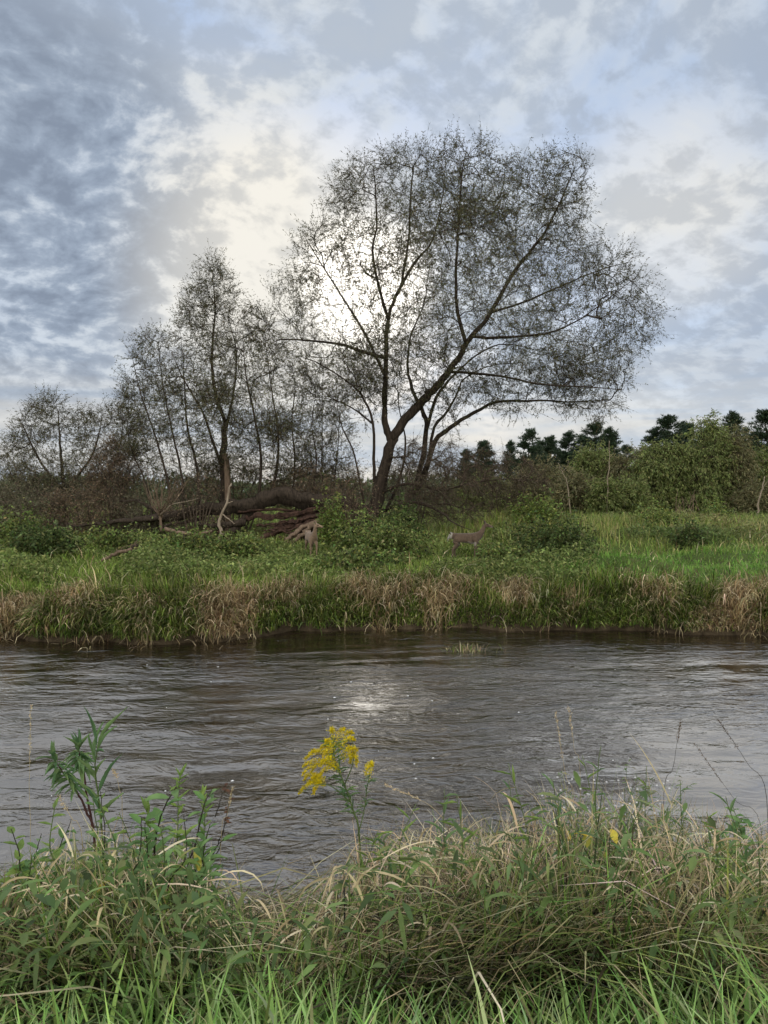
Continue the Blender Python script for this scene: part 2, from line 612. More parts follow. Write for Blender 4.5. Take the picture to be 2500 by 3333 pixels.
def jitter_col(n, cols, w=None, amp=0.18, r=rng):
    cols = np.asarray(cols, float)
    k = r.choice(len(cols), n, p=w)
    return np.clip(cols[k] * (1 + r.normal(size=(n, 1)) * amp) * (1 + r.normal(size=(n, 3)) * amp * 0.25), 0.004, 0.9)


def vn(x, y, seed=0, f=1.0):
    """cheap smooth value noise, about -1..1"""
    r = np.random.default_rng(1000 + seed)
    out = 0.0
    for i in range(7):
        a = r.uniform(0, 2 * PI); k = f * r.uniform(0.6, 1.9)
        out = out + np.sin(k * (x * math.cos(a) + y * math.sin(a)) + r.uniform(0, 2 * PI))
    return out / 3.2


# ------------------------------------------------------------------ the setting: ground and river
_e = [(0, 2093), (150, 2098), (350, 2093), (560, 2104), (700, 2098), (850, 2082), (920, 2063), (1100, 2053), (1600, 2053), (2000, 2062), (2300, 2070), (2500, 2073)]
EDGE = []
for px, py in _e:
    dd = dir_of(px, py); t = -CAM_Z / dd[2]
    EDGE.append((dd[0] * t, dd[1] * t))
EDGE = np.array(EDGE)


def far_edge(x):
    return np.interp(x, EDGE[:, 0], EDGE[:, 1]) + 0.25 + 0.16 * np.sin(1.3 * x) + 0.12 * np.sin(2.9 * x + 2) + 0.08 * np.sin(5.7 * x + 1)


def sst(a, b, x):
    t = np.clip((x - a) / (b - a), 0, 1)
    return t * t * (3 - 2 * t)


def near_z(x, y):
    prof = np.interp(y, [-400, 0, 1.6, 2.3, 3.0, 3.8, 4.5, 5.2], [1.95, 1.80, 1.74, 1.60, 1.08, 0.44, -0.1, -0.5])
    return prof + 0.05 * vn(x, y, 3, 1.6) * sst(0.3, 1.0, prof + 0.4)


def far_z(x, y):
    t = y - far_edge(x)
    z = np.interp(t, [-1.2, -0.15, 0.0, 0.25, 0.8, 1.5, 3, 10, 16, 30, 60, 300, 3000], [-0.5, -0.35, 0.05, 0.42, 0.72, 0.86, 0.93, 1.16, 1.36, 1.5, 1.6, 2.0, 2.6])
    z = z + 0.13 * vn(x, y, 5, 0.9) * sst(0.2, 1.6, t) + 0.07 * vn(x, y, 6, 2.0) * sst(0.1, .6, t) + 0.05 * vn(x, y, 8, 2.6) * sst(0.2, 1, t)
    # low rise on the right with tall weeds, beyond the second deer
    z = z + 0.75 * np.exp(-(((x - 6.6) / 2.6) ** 2 + ((y - 32) / 3.0) ** 2))
    z = z + 0.45 * np.exp(-(((x - 15) / 5.0) ** 2 + ((y - 34) / 4.0) ** 2))
    # grassy hump at the left edge of the view
    z = z + 0.35 * np.exp(-(((x + 12) / 2.5) ** 2 + ((y - 23) / 3.0) ** 2))
    return z


def ground_z(x, y):
    return np.where(y < 8, near_z(x, y), far_z(x, y))


def build_ground():
    ys = np.concatenate([-np.geomspace(400, 3, 14), np.arange(-2, 6, 0.12), np.arange(6, 15, 0.6), np.arange(15, 24, 0.15), np.arange(24, 46, 0.45), np.geomspace(46, 3000, 34)])
    xs = np.concatenate([-np.geomspace(3000, 26, 26), np.arange(-25, 25.01, 0.4), np.geomspace(26, 3000, 26)])
    X, Y = np.meshgrid(xs, ys)
    Z = ground_z(X, Y)
    nx, ny = len(xs), len(ys)
    V = np.stack([X, Y, Z], -1).reshape(-1, 3)
    i, j = np.meshgrid(np.arange(nx - 1), np.arange(ny - 1))
    a = (j * nx + i).ravel()
    F = np.stack([a, a + 1, a + nx + 1, a + nx], -1)
    o = link('ground', mesh_np('ground', V, F, smooth=True), MAT['ground'], kind='structure')
    o['label'] = 'grassy river banks and meadow with muddy edges'
    xs = np.concatenate([-np.geomspace(2500, 14, 20), np.arange(-13, 13.01, 0.15), np.geomspace(14, 2500, 20)])
    ys = np.arange(3.2, 19.6, 0.075)
    X, Y = np.meshgrid(xs, ys)
    act = 0.55 + 0.45 * vn(X, Y, 21, 0.35)
    Z = act * (0.013 * vn(X * 0.9, Y * 2.2, 22, 1.7) + 0.007 * vn(X * 0.9, Y * 1.8, 23, 4.2) + 0.004 * vn(X, Y * 1.6, 24, 8.0))
    nx, ny = len(xs), len(ys)
    V = np.stack([X, Y, Z], -1).reshape(-1, 3)
    i, j = np.meshgrid(np.arange(nx - 1), np.arange(ny - 1))
    a = (j * nx + i).ravel()
    F = np.stack([a, a + 1, a + nx + 1, a + nx], -1)
    o = link('river', mesh_np('river', V, F, smooth=True), MAT['water'], kind='structure')
    o['label'] = 'rippled brown river reflecting the cloudy sky'


build_ground()


# ------------------------------------------------------------------ trees
def in_poly(px, py, poly):
    poly = np.asarray(poly, float)
    x0, y0 = poly[:, 0], poly[:, 1]
    x1, y1 = np.roll(x0, -1), np.roll(y0, -1)
    c = np.zeros(len(px), bool); dmin = np.full(len(px), 1e9)
    for a, b, e, f in zip(x0, y0, x1, y1):
        cond = ((b > py) != (f > py)) & (px < (e - a) * (py - b) / (f - b + 1e-12) + a)
        c ^= cond
        ex, ey = e - a, f - b
        t = np.clip(((px - a) * ex + (py - b) * ey) / (ex * ex + ey * ey + 1e-9), 0, 1)
        dmin = np.minimum(dmin, np.hypot(px - a - t * ex, py - b - t * ey))
    return c, dmin


def crown_points(poly, n, Y0, dmax, r, cluster=0.4, ncl=40, dark=()):
    """points through a crown whose outline is poly; its depth follows the outline"""
    poly = np.asarray(poly, float)
    lo, hi = poly.min(0), poly.max(0)
    out = []
    cen = None
    tot = 0
    while tot < n:
        m = n * 2
        px = r.uniform(lo[0], hi[0], m); py = r.uniform(lo[1], hi[1], m)
        if cen is not None and r.random() < 0.999:
            k = r.random(m) < cluster
            ci = r.integers(len(cen), size=m)
            sp = (hi - lo).max() * 0.045
            px = np.where(k, cen[ci, 0] + r.normal(size=m) * sp, px)
            py = np.where(k, cen[ci, 1] + r.normal(size=m) * sp * 0.8, py)
        ok, dm = in_poly(px, py, poly)
        px, py, dm = px[ok], py[ok], dm[ok]
        if cen is None:
            cen = np.stack([px[:ncl], py[:ncl]], -1)
            if len(dark):
                cen = np.vstack([cen, np.repeat(np.asarray(dark, float), max(1, ncl // 8), 0)])
            continue
        half = np.minimum(dm * Y0 / FPX * 1.25, dmax)
        Y = Y0 + half * r.uniform(-1, 1, len(px))
        out.append(P(px, py, Y))
        tot += len(px)
    return np.vstack(out)[:n]


def grow(limbs, targets, r, upb=0.15, tip=0.006, pw=0.5, unitr=0.0062):
    """attach every target to the nearest suitable node of the growing skeleton by a curved branch"""
    pos, dr, rad, par = [], [], [], []
    for pts, r0, r1 in limbs:
        s = np.asarray(pts)
        n = max(4, int(np.linalg.norm(np.diff(s, axis=0), axis=1).sum() / 0.4))
        q = spline(s, n)
        t = unit(np.gradient(q, axis=0))
        k0 = max(1, int(n * 0.12))
        for i in range(k0, n):
            pos.append(q[i]); dr.append(t[i]); rad.append(r0 + (r1 - r0) * i / n); par.append(-1)
    n0 = len(pos)
    cap = n0 + 4 * len(targets)
    PO = np.zeros((cap, 3)); DR = np.zeros((cap, 3)); RA = np.zeros(cap); PA = np.full(cap, -1)
    PO[:n0] = pos; DR[:n0] = dr; RA[:n0] = rad
    dm = np.array([np.min(np.linalg.norm(PO[:n0] - T, axis=1)) for T in targets])
    order = np.argsort(dm + r.uniform(0, 0.5, len(dm)))
    n = n0
    paths, ids = [], []
    for ti in order:
        T = targets[ti]
        d = T - PO[:n]
        L = np.sqrt((d * d).sum(1)) + 1e-6
        cs = (d * DR[:n]).sum(1) / L
        cost = L * (1.75 - 0.75 * cs)
        cost[L < 0.12] = 1e9
        j = int(np.argmin(cost))
        l = L[j]
        c1 = PO[j] + DR[j] * 0.38 * l + np.array([0, 0, upb * l * 0.4])
        c2 = T - d[j] * 0.22 - np.array([0, 0, upb * l * 0.5]) + r.normal(size=3) * 0.06 * l
        tt = np.array([0, .25, .5, .75, 1])[:, None]
        q = (1 - tt) ** 3 * PO[j] + 3 * (1 - tt) ** 2 * tt * c1 + 3 * (1 - tt) * tt ** 2 * c2 + tt ** 3 * T
        q[1:4] += r.normal(size=(3, 3)) * 0.022 * l
        PO[n:n + 4] = q[1:]
        DR[n:n + 4] = unit(q[1:] - q[:-1])
        PA[n] = j
        PA[n + 1:n + 4] = [n, n + 1, n + 2]
        paths.append(q); ids.append((j, n))
        n += 4
    cnt = np.zeros(n)
    for i in range(n0, n):
        if (i - n0) % 4 == 3:
            cnt[i] += 1
    for i in range(n - 1, n0 - 1, -1):
        cnt[PA[i]] += cnt[i]
    RR = np.where(np.arange(n) < n0, RA[:n], np.maximum(tip, unitr * cnt ** pw))
    Q = np.array(paths)
    ids = np.array(ids)
    j, a = ids[:, 0], ids[:, 1]
    R = np.stack([np.minimum(RR[j] * 0.95, RR[a] * 1.15), RR[a], RR[a + 1], RR[a + 2], np.maximum(RR[a + 3] * 0.8, tip * 0.7)], 1)
    return Q, R


def make_tree(name, label, base, limbs, targets, leafcols, mat_bark='bark', group=None, cat='tree', seed=1,
              twigs=6, twig_len=(0.45, 0.95), leaves=9, leaf=(0.11, 0.021), upb=0.15, twig_up=0.35, leaf_droop=0.1,
              trunk_first=True, sides=6, limb_names=None, leafw=None, tr=0.0035, unitr=0.0062, bare=0.0, trunk_flute=0.10):
    """limbs: list of (pts (K,3) world, r0, r1); the first is the trunk, the others main branches"""
    r = np.random.default_rng(seed)
    t = thing(name, base, label, cat, group)
    bv = np.asarray(t.location)
    for i, (pts, r0, r1) in enumerate(limbs):
        n = max(8, int(np.linalg.norm(np.diff(np.asarray(pts), axis=0), axis=1).sum() / 0.35))
        me, _ = tube_mesh('trunk' if i == 0 else 'branch', np.asarray(pts) - bv, r0, r1, n, 9 if r0 > 0.12 else 6, wob=r0 * 0.10, r=r, flute=trunk_flute if r0 > 0.12 else 0.04)
        nm = 'trunk' if i == 0 else 'branch'
        if limb_names:
            nm = limb_names[i]
        link(nm, me, MAT[mat_bark], t)
    Q, R = grow(limbs, targets, r, upb, unitr=unitr)
    V, F = tubes(Q - bv, R, 4 if len(Q) > 1500 else 3)
    o = link('small_branches', mesh_np('small_branches', V, F, smooth=True), MAT[mat_bark], t, kind='stuff')
    # twigs with leaves at the ends and along the last half of every small branch
    M = len(Q)
    k = np.repeat(np.arange(M), twigs)
    u = r.uniform(0.35, 1.0, len(k)) ** 0.7 * 4
    i0 = np.minimum(u.astype(int), 3); f = (u - i0)[:, None]
    st = Q[k, i0] * (1 - f) + Q[k, i0 + 1] * f
    dd = unit(Q[k, i0 + 1] - Q[k, i0])
    dv = unit(dd * 0.9 + rand_unit(len(k), r) * 0.75 + np.array([0, 0, twig_up]))
    ln = r.uniform(*twig_len, len(k))
    sag = np.array([0, 0, 1.0]) * (ln * r.uniform(-0.12, 0.18, len(k)))[:, None]
    if twig_up < 0:
        sag = sag - np.array([0, 0, 0.35]) * ln[:, None]
    p1 = st + dv * (ln * 0.5)[:, None]
    p2 = st + dv * ln[:, None] + sag
    T3 = np.stack([st, p1, p2], 1)
    V, F = ribbons(T3[:, 0] - bv, T3[:, 2] - bv, tr * 2.4, tr * 1.0, r)
    link('twigs', mesh_np('twigs', V, F), MAT[mat_bark], t, kind='stuff')
    if leaves:
        q = np.repeat(np.arange(len(k)), leaves)
        if bare:
            q = q[r.random(len(q)) > bare]
        w = r.uniform(0.08, 1.0, len(q))[:, None]
        pos = T3[q, 0] * (1 - w) + T3[q, 2] * w
        tdir = unit(T3[q, 2] - T3[q, 0])
        ld = unit(tdir * 0.8 + rand_unit(len(q), r) * 0.75 + np.array([0, 0, -leaf_droop]))
        LL = leaf[0] * r.uniform(0.65, 1.25, len(q)); WW = leaf[1] * r.uniform(0.75, 1.25, len(q))
        V, F, cc = kite_leaves(pos - bv, ld, LL, WW, jitter_col(len(q), leafcols, leafw, 0.22, r), r)
        link('foliage', mesh_np('foliage', V, None, F, cc), MAT['leaf'], t, kind='stuff')
    return t


def PL(pts, Y):
    """polyline from photograph pixels; Y single or per point"""
    Y = np.broadcast_to(np.asarray(Y, float), (len(pts),))
    return np.array([P(p[0], p[1], y) for p, y in zip(pts, Y)])


OLIVE = [(0.056, 0.058, 0.025), (0.078, 0.076, 0.031), (0.086, 0.066, 0.035), (0.045, 0.045, 0.025)]


def big_willow():
    Y = 33.0
    base = P(1205, 1735, Y); base[2] = ground_z(base[0], base[1]) - 0.1
    tk = np.vstack([[base], PL([(1215, 1690), (1228, 1620), (1247, 1550), (1264, 1474), (1281, 1422)], Y)])
    limbs = [(tk, 0.37, 0.20)]

    def li(pts, Yo, r0, r1):
        limbs.append((PL(pts, np.linspace(Y + Yo[0], Y + Yo[1], len(pts))), r0 * 0.66, r1 * 0.7))
    li([(1275, 1440), (1258, 1400), (1253, 1369), (1252, 1284), (1256, 1210), (1260, 1075), (1275, 1000), (1306, 923), (1330, 771), (1340, 600), (1350, 530)], (0, 1.0), 0.26, 0.03)
    li([(1264, 1040), (1239, 957), (1213, 822), (1226, 737), (1222, 611), (1215, 540)], (0.3, -2), 0.13, 0.02)
    li([(1290, 960), (1349, 856), (1408, 780), (1440, 640), (1450, 520)], (0.5, 3), 0.11, 0.02)
    li([(1276, 1432), (1317, 1365), (1372, 1310), (1414, 1263), (1456, 1217), (1500, 1150), (1517, 1117), (1593, 1024), (1686, 864), (1770, 763), (1830, 640), (1870, 550)], (0, 0.5), 0.33, 0.03)
    li([(1517, 1117), (1488, 1008), (1484, 873), (1492, 738), (1505, 560), (1520, 480)], (0, -1.5), 0.15, 0.02)
    li([(1540, 1095), (1602, 1100), (1728, 1092), (1813, 1075), (1922, 1016), (2066, 906)], (0, -2), 0.13, 0.02)
    li([(1466, 1210), (1534, 1214), (1644, 1227), (1770, 1252), (1939, 1261), (2030, 1270)], (0, -2.5), 0.12, 0.02)
    li([(1600, 1016), (1700, 985), (1830, 930), (1950, 880), (2060, 850)], (0, 2.5), 0.10, 0.02)
    li([(1350, 1600), (1385, 1530), (1412, 1440), (1456, 1398), (1520, 1356), (1610, 1311), (1728, 1303), (1855, 1307), (1981, 1303)], (1.2, 0), 0.24, 0.025)
    li([(1345, 1610), (1375, 1500), (1389, 1386), (1372, 1331), (1342, 1263), (1328, 1200), (1335, 1100), (1380, 990), (1400, 860)], (1.5, 3.5), 0.24, 0.02)
    li([(1389, 1400), (1418, 1297), (1448, 1255), (1477, 1221), (1560, 1150), (1650, 1120), (1780, 1150)], (1.6, 3.5), 0.15, 0.02)
    li([(1400, 1470), (1414, 1390), (1456, 1339), (1490, 1276), (1511, 1234), (1600, 1190), (1740, 1180)], (1.6, 4.5), 0.14, 0.02)
    li([(1222, 1600), (1220, 1559), (1216, 1495), (1214, 1377), (1186, 1301), (1148, 1255), (1050, 1190), (980, 1160)], (0.3, -1.5), 0.16, 0.02)
    li([(1256, 1165), (1171, 1142), (1112, 1121), (1019, 1109), (927, 1104), (880, 1117)], (0, -0.5), 0.15, 0.02)
    li([(1256, 1230), (1190, 1090), (1110, 960), (1040, 850), (985, 760)], (0, 1.5), 0.12, 0.02)
    li([(1214, 1380), (1150, 1330), (1080, 1300), (1000, 1290)], (0, -1), 0.08, 0.015)
    li([(1200, 1720), (1178, 1600), (1150, 1470), (1110, 1380), (1090, 1280)], (-.4, -2), 0.10, 0.012)
    li([(1240, 1700), (1300, 1560), (1320, 1440), (1300, 1330), (1290, 1200)], (.6, 3), 0.13, 0.012)
    # low dead boughs sweeping right
    li([(1240, 1664), (1330, 1635), (1393, 1647), (1448, 1677), (1477, 1702), (1541, 1727)], (-0.3, -2.5), 0.15, 0.02)
    li([(1250, 1600), (1320, 1575), (1389, 1584), (1435, 1597), (1520, 1576), (1625, 1559), (1700, 1560)], (-0.2, -2), 0.13, 0.02)
    li([(1393, 1647), (1450, 1640), (1530, 1660), (1600, 1665)], (-1, -2), 0.06, 0.012)
    li([(1275, 1490), (1309, 1490), (1330, 1530), (1350, 1590)], (-0.2, -1), 0.07, 0.015)
    poly = [(850, 1090), (880, 1000), (905, 920), (960, 830), (975, 740), (1030, 735), (1065, 640), (1085, 560), (1180, 515), (1250, 480), (1350, 490), (1400, 470), (1480, 450),
            (1540, 440), (1620, 500), (1700, 520), (1780, 495), (1890, 480), (1915, 600), (1910, 690), (1890, 770), (1960, 800), (2050, 830), (2110, 900), (2135, 980), (2135, 1120),
            (2070, 1150), (2030, 1300), (1960, 1370), (1850, 1330), (1700, 1350), (1560, 1330), (1460, 1420), (1380, 1330), (1250, 1330), (1160, 1400), (1060, 1340), (960, 1250), (860, 1160)]
    r = np.random.default_rng(11)
    tg = crown_points(poly, 3300, Y, 6.5, r, 0.28, 70, dark=[(1540, 690), (1840, 1230), (1180, 1230)])
    lx = 1250 + tg[:, 0] / tg[:, 1] * FPX
    tg = tg[(lx > 1100) | (r.random(len(tg)) < .62)]
    t = make_tree('willow_tree', 'tallest willow, broad dark crown of thin leaves against the bright sky', base, limbs, tg, OLIVE, seed=12, twigs=6, leaves=8, leaf=(0.140, 0.027), cat='tree', unitr=0.0042, twig_len=(0.45, 1.2), tr=0.0042)
    # bare twig mass low on the right side, a part of the same tree
    poly2 = [(1260, 1470), (1330, 1430), (1440, 1430), (1560, 1460), (1700, 1480), (1790, 1540), (1760, 1590), (1660, 1640), (1590, 1700), (1480, 1700), (1380, 1680), (1280, 1660)]
    tg2 = crown_points(poly2, 620, Y - 0.6, 2.4, r, 0.25, 20)
    Q, R = grow([limbs[k] for k in (-1, -2, -3, -4, 9)], tg2, r, -0.1)
    bv = np.asarray(t.location)
    bag = Bag(); V, F = tubes(Q - bv, R, 4); bag.add(V, F)
    k = np.repeat(np.arange(len(Q)), 10)
    st = Q[k, r.integers(1, 5, len(k))]
    dv = unit(rand_unit(len(k), r) + np.array([0.2, 0, -0.35]))
    ln = r.uniform(0.3, 0.9, len(k))[:, None]
    V, F = ribbons(st - bv, st + dv * ln - [0, 0, .05] - bv, .013, .006, r)
    bag.add(V, F)
    link('bare_twigs', bag.mesh('bare_twigs'), MAT['twig'], t, kind='stuff')
    q = np.repeat(np.arange(len(st)), 2)
    V, F, cc = kite_leaves(st[q] + dv[q] * ln[q] * r.uniform(0, 1, (len(q), 1)) - bv, rand_unit(len(q), r), 0.09, 0.02, jitter_col(len(q), OLIVE + [(0.12, 0.08, 0.05)], None, .2, r), r)
    link('foliage', mesh_np('foliage', V, None, F, cc), MAT['leaf'], t, kind='stuff')


big_willow()


# ------------------------------------------------------------------ the fallen, sprouting willow and its neighbours
def on_ground(px, py, Y, sink=0.08):
    p = P(px, py, Y)
    p[2] = ground_z(p[0], p[1]) - sink
    return p


def left_willows():
    r = np.random.default_rng(21)
    Y = 32.0
    base = on_ground(1120, 1720, Y)
    t = thing('fallen_willow', base, 'fallen dark willow trunk split into long strands, lying left of the tallest willow', 'fallen tree')
    bv = np.asarray(t.location)

    def part(nm, pts, Ys, r0, r1, mat, flute=0.16, wob=0.035):
        n = max(8, int(len(pts) * 4))
        me, _ = tube_mesh(nm, PL(pts, np.linspace(Ys[0], Ys[1], len(pts))) - bv, r0, r1, n, 10, wob=wob, r=r, flute=flute)
        return link(nm, me, MAT[mat], t)
    part('trunk', [(1190, 1680), (1090, 1650), (1000, 1632), (900, 1618), (820, 1640), (740, 1652), (640, 1668), (540, 1684)], (31.6, 31.4), 0.40, 0.18, 'bark', 0.26, 0.06)
    part('branch', [(860, 1624), (800, 1680), (770, 1720), (730, 1748)], (31.8, 31.0), 0.20, 0.13, 'bark')
    part('branch', [(560, 1680), (480, 1690), (400, 1696), (310, 1706), (220, 1712)], (32, 31.4), 0.17, 0.03, 'bark')
    part('branch', [(700, 1660), (640, 1690), (580, 1702), (520, 1716)], (31.8, 31.2), 0.12, 0.03, 'bark')
    part('branch', [(540, 1684), (470, 1640), (410, 1630), (330, 1650)], (32, 33), 0.10, 0.02, 'bark')
    part('branch', [(800, 1700), (720, 1708), (640, 1712)], (31.2, 31), 0.16, 0.06, 'bark')
    part('branch', [(960, 1700), (890, 1735), (830, 1760)], (31.0, 30.2), 0.17, 0.07, 'rotten')
    # torn strands fanning out from the split butt
    for k in range(13):
        a = k / 12.0
        y0 = 1650 + 50 * a + r.normal() * 4
        x1 = 800 + 140 * a + r.uniform(-30, 30)
        y1 = 1668 + 95 * a + r.normal() * 6
        part('split_strand', [(1170, y0 + 20), (1090, y0 + 4), (1000, (y0 + y1) / 2 - 4 + r.normal() * 5), (x1 + 60, y1 - 6), (x1, y1)],
             (31.9 - a * 1.0, 31.2 - a * 1.4), r.uniform(0.06, 0.14), r.uniform(0.02, 0.05), 'rotten', 0.30, 0.06)
    o = part('split_strand', [(1040, 1693), (985, 1718), (945, 1748), (928, 1768)], (30.3, 29.4), 0.10, 0.06, 'tan', 0.2)
    o['label'] = 'pale tan torn strand of the split trunk'
    part('split_strand', [(1035, 1702), (1000, 1728), (965, 1756), (948, 1778)], (30.2, 29.3), 0.09, 0.05, 'tan', 0.2)
    # upright regrowth: a tree standing on the fallen trunk
    rr = np.random.default_rng(22)

    def L(pts, Ya, Yb, r0, r1):
        return (PL(pts, np.linspace(Ya, Yb, len(pts))), r0, r1)
    b2 = on_ground(725, 1730, 33.0)
    limbs = [(np.vstack([[b2], PL([(728, 1640), (732, 1560), (728, 1460), (735, 1380)], 33)]), 0.22, 0.13),
             L([(735, 1380), (700, 1270), (690, 1150), (700, 1000), (690, 880)], 33, 33.5, 0.10, 0.012),
             L([(735, 1400), (760, 1280), (770, 1150), (745, 1040)], 33, 34, 0.07, 0.012),
             L([(730, 1540), (690, 1430), (655, 1330), (600, 1240), (560, 1150)], 33, 32, 0.08, 0.012),
             L([(560, 1690), (545, 1560), (505, 1420), (455, 1270), (430, 1160)], 32, 32, 0.07, 0.010),
             L([(600, 1685), (590, 1540), (560, 1400), (530, 1250), (515, 1120)], 32.2, 33, 0.07, 0.010),
             L([(650, 1670), (640, 1520), (610, 1390), (600, 1240), (590, 1100)], 32.2, 34, 0.08, 0.010),
             L([(840, 1645), (850, 1490), (825, 1340), (800, 1220), (790, 1090)], 32.4, 32, 0.08, 0.010),
             L([(880, 1640), (905, 1490), (900, 1370), (880, 1240), (860, 1080)], 32.5, 33.5, 0.08, 0.010),
             L([(950, 1645), (960, 1500), (950, 1380), (960, 1260), (950, 1190)], 32.5, 34, 0.06, 0.010),
             L([(1010, 1650), (1030, 1500), (1015, 1380), (1030, 1270)], 32.5, 33, 0.05, 0.010),
             L([(500, 1690), (470, 1560), (430, 1470), (410, 1350)], 32.2, 33.5, 0.05, 0.010)]
    poly = [(385, 1340), (400, 1220), (440, 1100), (520, 1080), (570, 1160), (575, 1040), (630, 900), (660, 850), (700, 840), (750, 920), (780, 1020), (840, 1000), (890, 1080),
            (960, 1160), (1030, 1230), (1090, 1380), (1080, 1500), (960, 1570), (760, 1560), (600, 1560), (480, 1540), (400, 1460)]
    tg = crown_points(poly, 1700, 33, 3.6, rr, 0.22, 40, dark=[(700, 1300), (900, 1400)])
    make_tree('willow_tree', 'upright willow with a pointed crown, growing out of the fallen trunk', b2, limbs, tg, OLIVE, seed=23, twigs=6, leaves=7, leaf=(0.135, 0.026), unitr=0.0042, tr=0.0042)
    # broken pale stub
    sb = on_ground(742, 1700, 32.6)
    s = thing('broken_stub', sb, 'pale broken upright stub above the middle of the fallen trunk', 'stub')
    me, _ = tube_mesh('stub', np.vstack([[sb], PL([(742, 1600), (738, 1520), (733, 1478)], 32.6)]) - np.asarray(s.location), 0.14, 0.10, 12, 9, wob=0.015, r=rr, flute=0.15)
    link('wood', me, MAT['tan'], s)
    # bleached crooked snag
    sb = on_ground(719, 1762, 29.2)
    s = thing('bleached_snag', sb, 'bleached crooked dead stick standing in front of the fallen trunk', 'snag')
    bs = np.asarray(s.location)
    for pts, r0, r1, nm in (([(717, 1760), (722, 1730), (712, 1705), (722, 1670), (738, 1640), (744, 1600), (752, 1575)], 0.085, 0.03, 'trunk'),
                            ([(722, 1672), (745, 1690), (764, 1705)], 0.03, 0.012, 'branch'), ([(738, 1640), (760, 1630)], 0.025, 0.01, 'branch'),
                            ([(720, 1740), (706, 1757), (700, 1762)], 0.035, 0.015, 'root')):
        me, _ = tube_mesh(nm, PL(pts, 29.2) - bs, r0, r1, 14, 7, wob=0.012, r=rr, flute=0.12)
        link(nm, me, MAT['pale'], s)
    # pale bare shrub
    sb = on_ground(525, 1715, 29.5)
    s = thing('bare_shrub', sb, 'bare pale twiggy shrub with fan of upright stems left of the bleached snag', 'shrub')
    bs = np.asarray(s.location)
    bag = Bag()
    link('stem', tube_mesh('stem', PL([(525, 1730), (523, 1690), (521, 1670)], 29.5) - bs, 0.06, 0.045, 8, 7, r=rr)[0], MAT['tan'], s)
    for k in range(26):
        x1 = 455 + k * 6.5 + rr.normal() * 8; y1 = 1520 + rr.uniform(0, 90)
        y0 = 1672 - rr.uniform(-20, 10)
        me, _ = tube_mesh('twig', PL([(521 + rr.normal() * 4, y0), ((521 + x1) / 2 + rr.normal() * 6, (y0 + y1) / 2 + 12), (x1, y1)], np.linspace(29.5, 29.5 + rr.normal() * .7, 3)) - bs, 0.022, 0.007, 8, 5, wob=0.012, r=rr)
        link('twig', me, MAT['tan'], s)
    me, _ = tube_mesh('twig', PL([(523, 1675), (560, 1642), (610, 1632), (645, 1622)], 29.3) - bs, 0.028, 0.01, 12, 6, wob=0.01, r=rr)
    link('twig', me, MAT['pale'], s)
    # leaning grey branch on the left, and driftwood lying on the bank
    sb = on_ground(640, 1735, 27.5)
    s = thing('fallen_branch', sb, 'grey fallen branch propped on a dark post below the bare shrub', 'branch')
    bs = np.asarray(s.location)
    link('limb', tube_mesh('limb', PL([(535, 1722), (580, 1733), (630, 1738), (690, 1728)], 27.5) - bs, 0.09, 0.05, 12, 8, wob=.01, r=rr, flute=.1)[0], MAT['tan'], s)
    link('post', tube_mesh('post', np.vstack([PL([(600, 1736)], 27.5), [on_ground(602, 1790, 27.5, .2)]]) - bs, 0.07, 0.08, 6, 7, r=rr)[0], MAT['bark'], s)
    sb = on_ground(400, 1815, 22.8)
    s = thing('driftwood', sb, 'weathered driftwood log half buried in grass on the left of the far bank', 'log')
    bs = np.asarray(s.location)
    g = lambda px, py, h: np.array([*P(px, py, 22.8)[:2], ground_z(*P(px, py, 22.8)[:2]) + h])
    link('log', tube_mesh('log', np.array([g(310, 1850, .15), g(350, 1835, .32), g(395, 1815, .5), g(440, 1800, .62)]) - bs, 0.045, 0.075, 16, 9, wob=.02, r=rr, flute=.25)[0], MAT['tan'], s)
    link('broken_end', tube_mesh('broken_end', np.array([g(432, 1803, .58), g(450, 1790, .72), g(470, 1795, .6)]) - bs, 0.07, 0.02, 8, 7, wob=.02, r=rr, flute=.3)[0], MAT['bark'], s)
    for q in range(5):
        u0 = g(360 + q * 22, 1832 - q * 8, .3 + q * .08)
        link('splinter', tube_mesh('splinter', np.array([u0, u0 + [rr.normal() * .1, 0, .15], u0 + [rr.normal() * .25, rr.normal() * .1, .28]]) - bs, .018, .006, 7, 5, wob=.01, r=rr)[0], MAT['tan'], s)

    # far-left low willow
    b3 = on_ground(210, 1650, 36.0)
    rr = np.random.default_rng(25)
    limbs = [(np.vstack([[b3], PL([(205, 1560), (195, 1450), (190, 1340)], 36)]), 0.12, 0.02),
             L([(207, 1600), (130, 1500), (90, 1420), (70, 1370)], 36, 35, 0.08, 0.012), L([(207, 1600), (290, 1500), (320, 1420), (330, 1360)], 36, 37, 0.08, 0.012),
             L([(207, 1630), (60, 1580), (20, 1500)], 36, 35, 0.07, 0.012), L([(207, 1630), (330, 1570), (390, 1450), (400, 1330)], 36, 35, 0.07, 0.012)]
    poly = [(-40, 1560), (5, 1480), (40, 1400), (90, 1340), (140, 1290), (190, 1300), (220, 1350), (270, 1335), (320, 1335), (400, 1290), (470, 1300), (480, 1480), (440, 1580), (300, 1640), (60, 1640), (-40, 1620)]
    tg = crown_points(poly, 800, 36, 3.0, rr, 0.2, 24)
    make_tree('willow_tree', 'low spreading willow at the far left edge of the view', b3, limbs, tg, OLIVE, seed=26, twigs=6, leaves=7, leaf=(0.135, 0.026), twig_len=(.45, 1.0), tr=0.0042, unitr=0.0042)

    # understorey of dense shrubs behind and among the fallen trunk
    RUST = [(0.125, 0.088, 0.055), (0.105, 0.088, 0.050), (0.145, 0.098, 0.06), (0.085, 0.068, 0.045)]
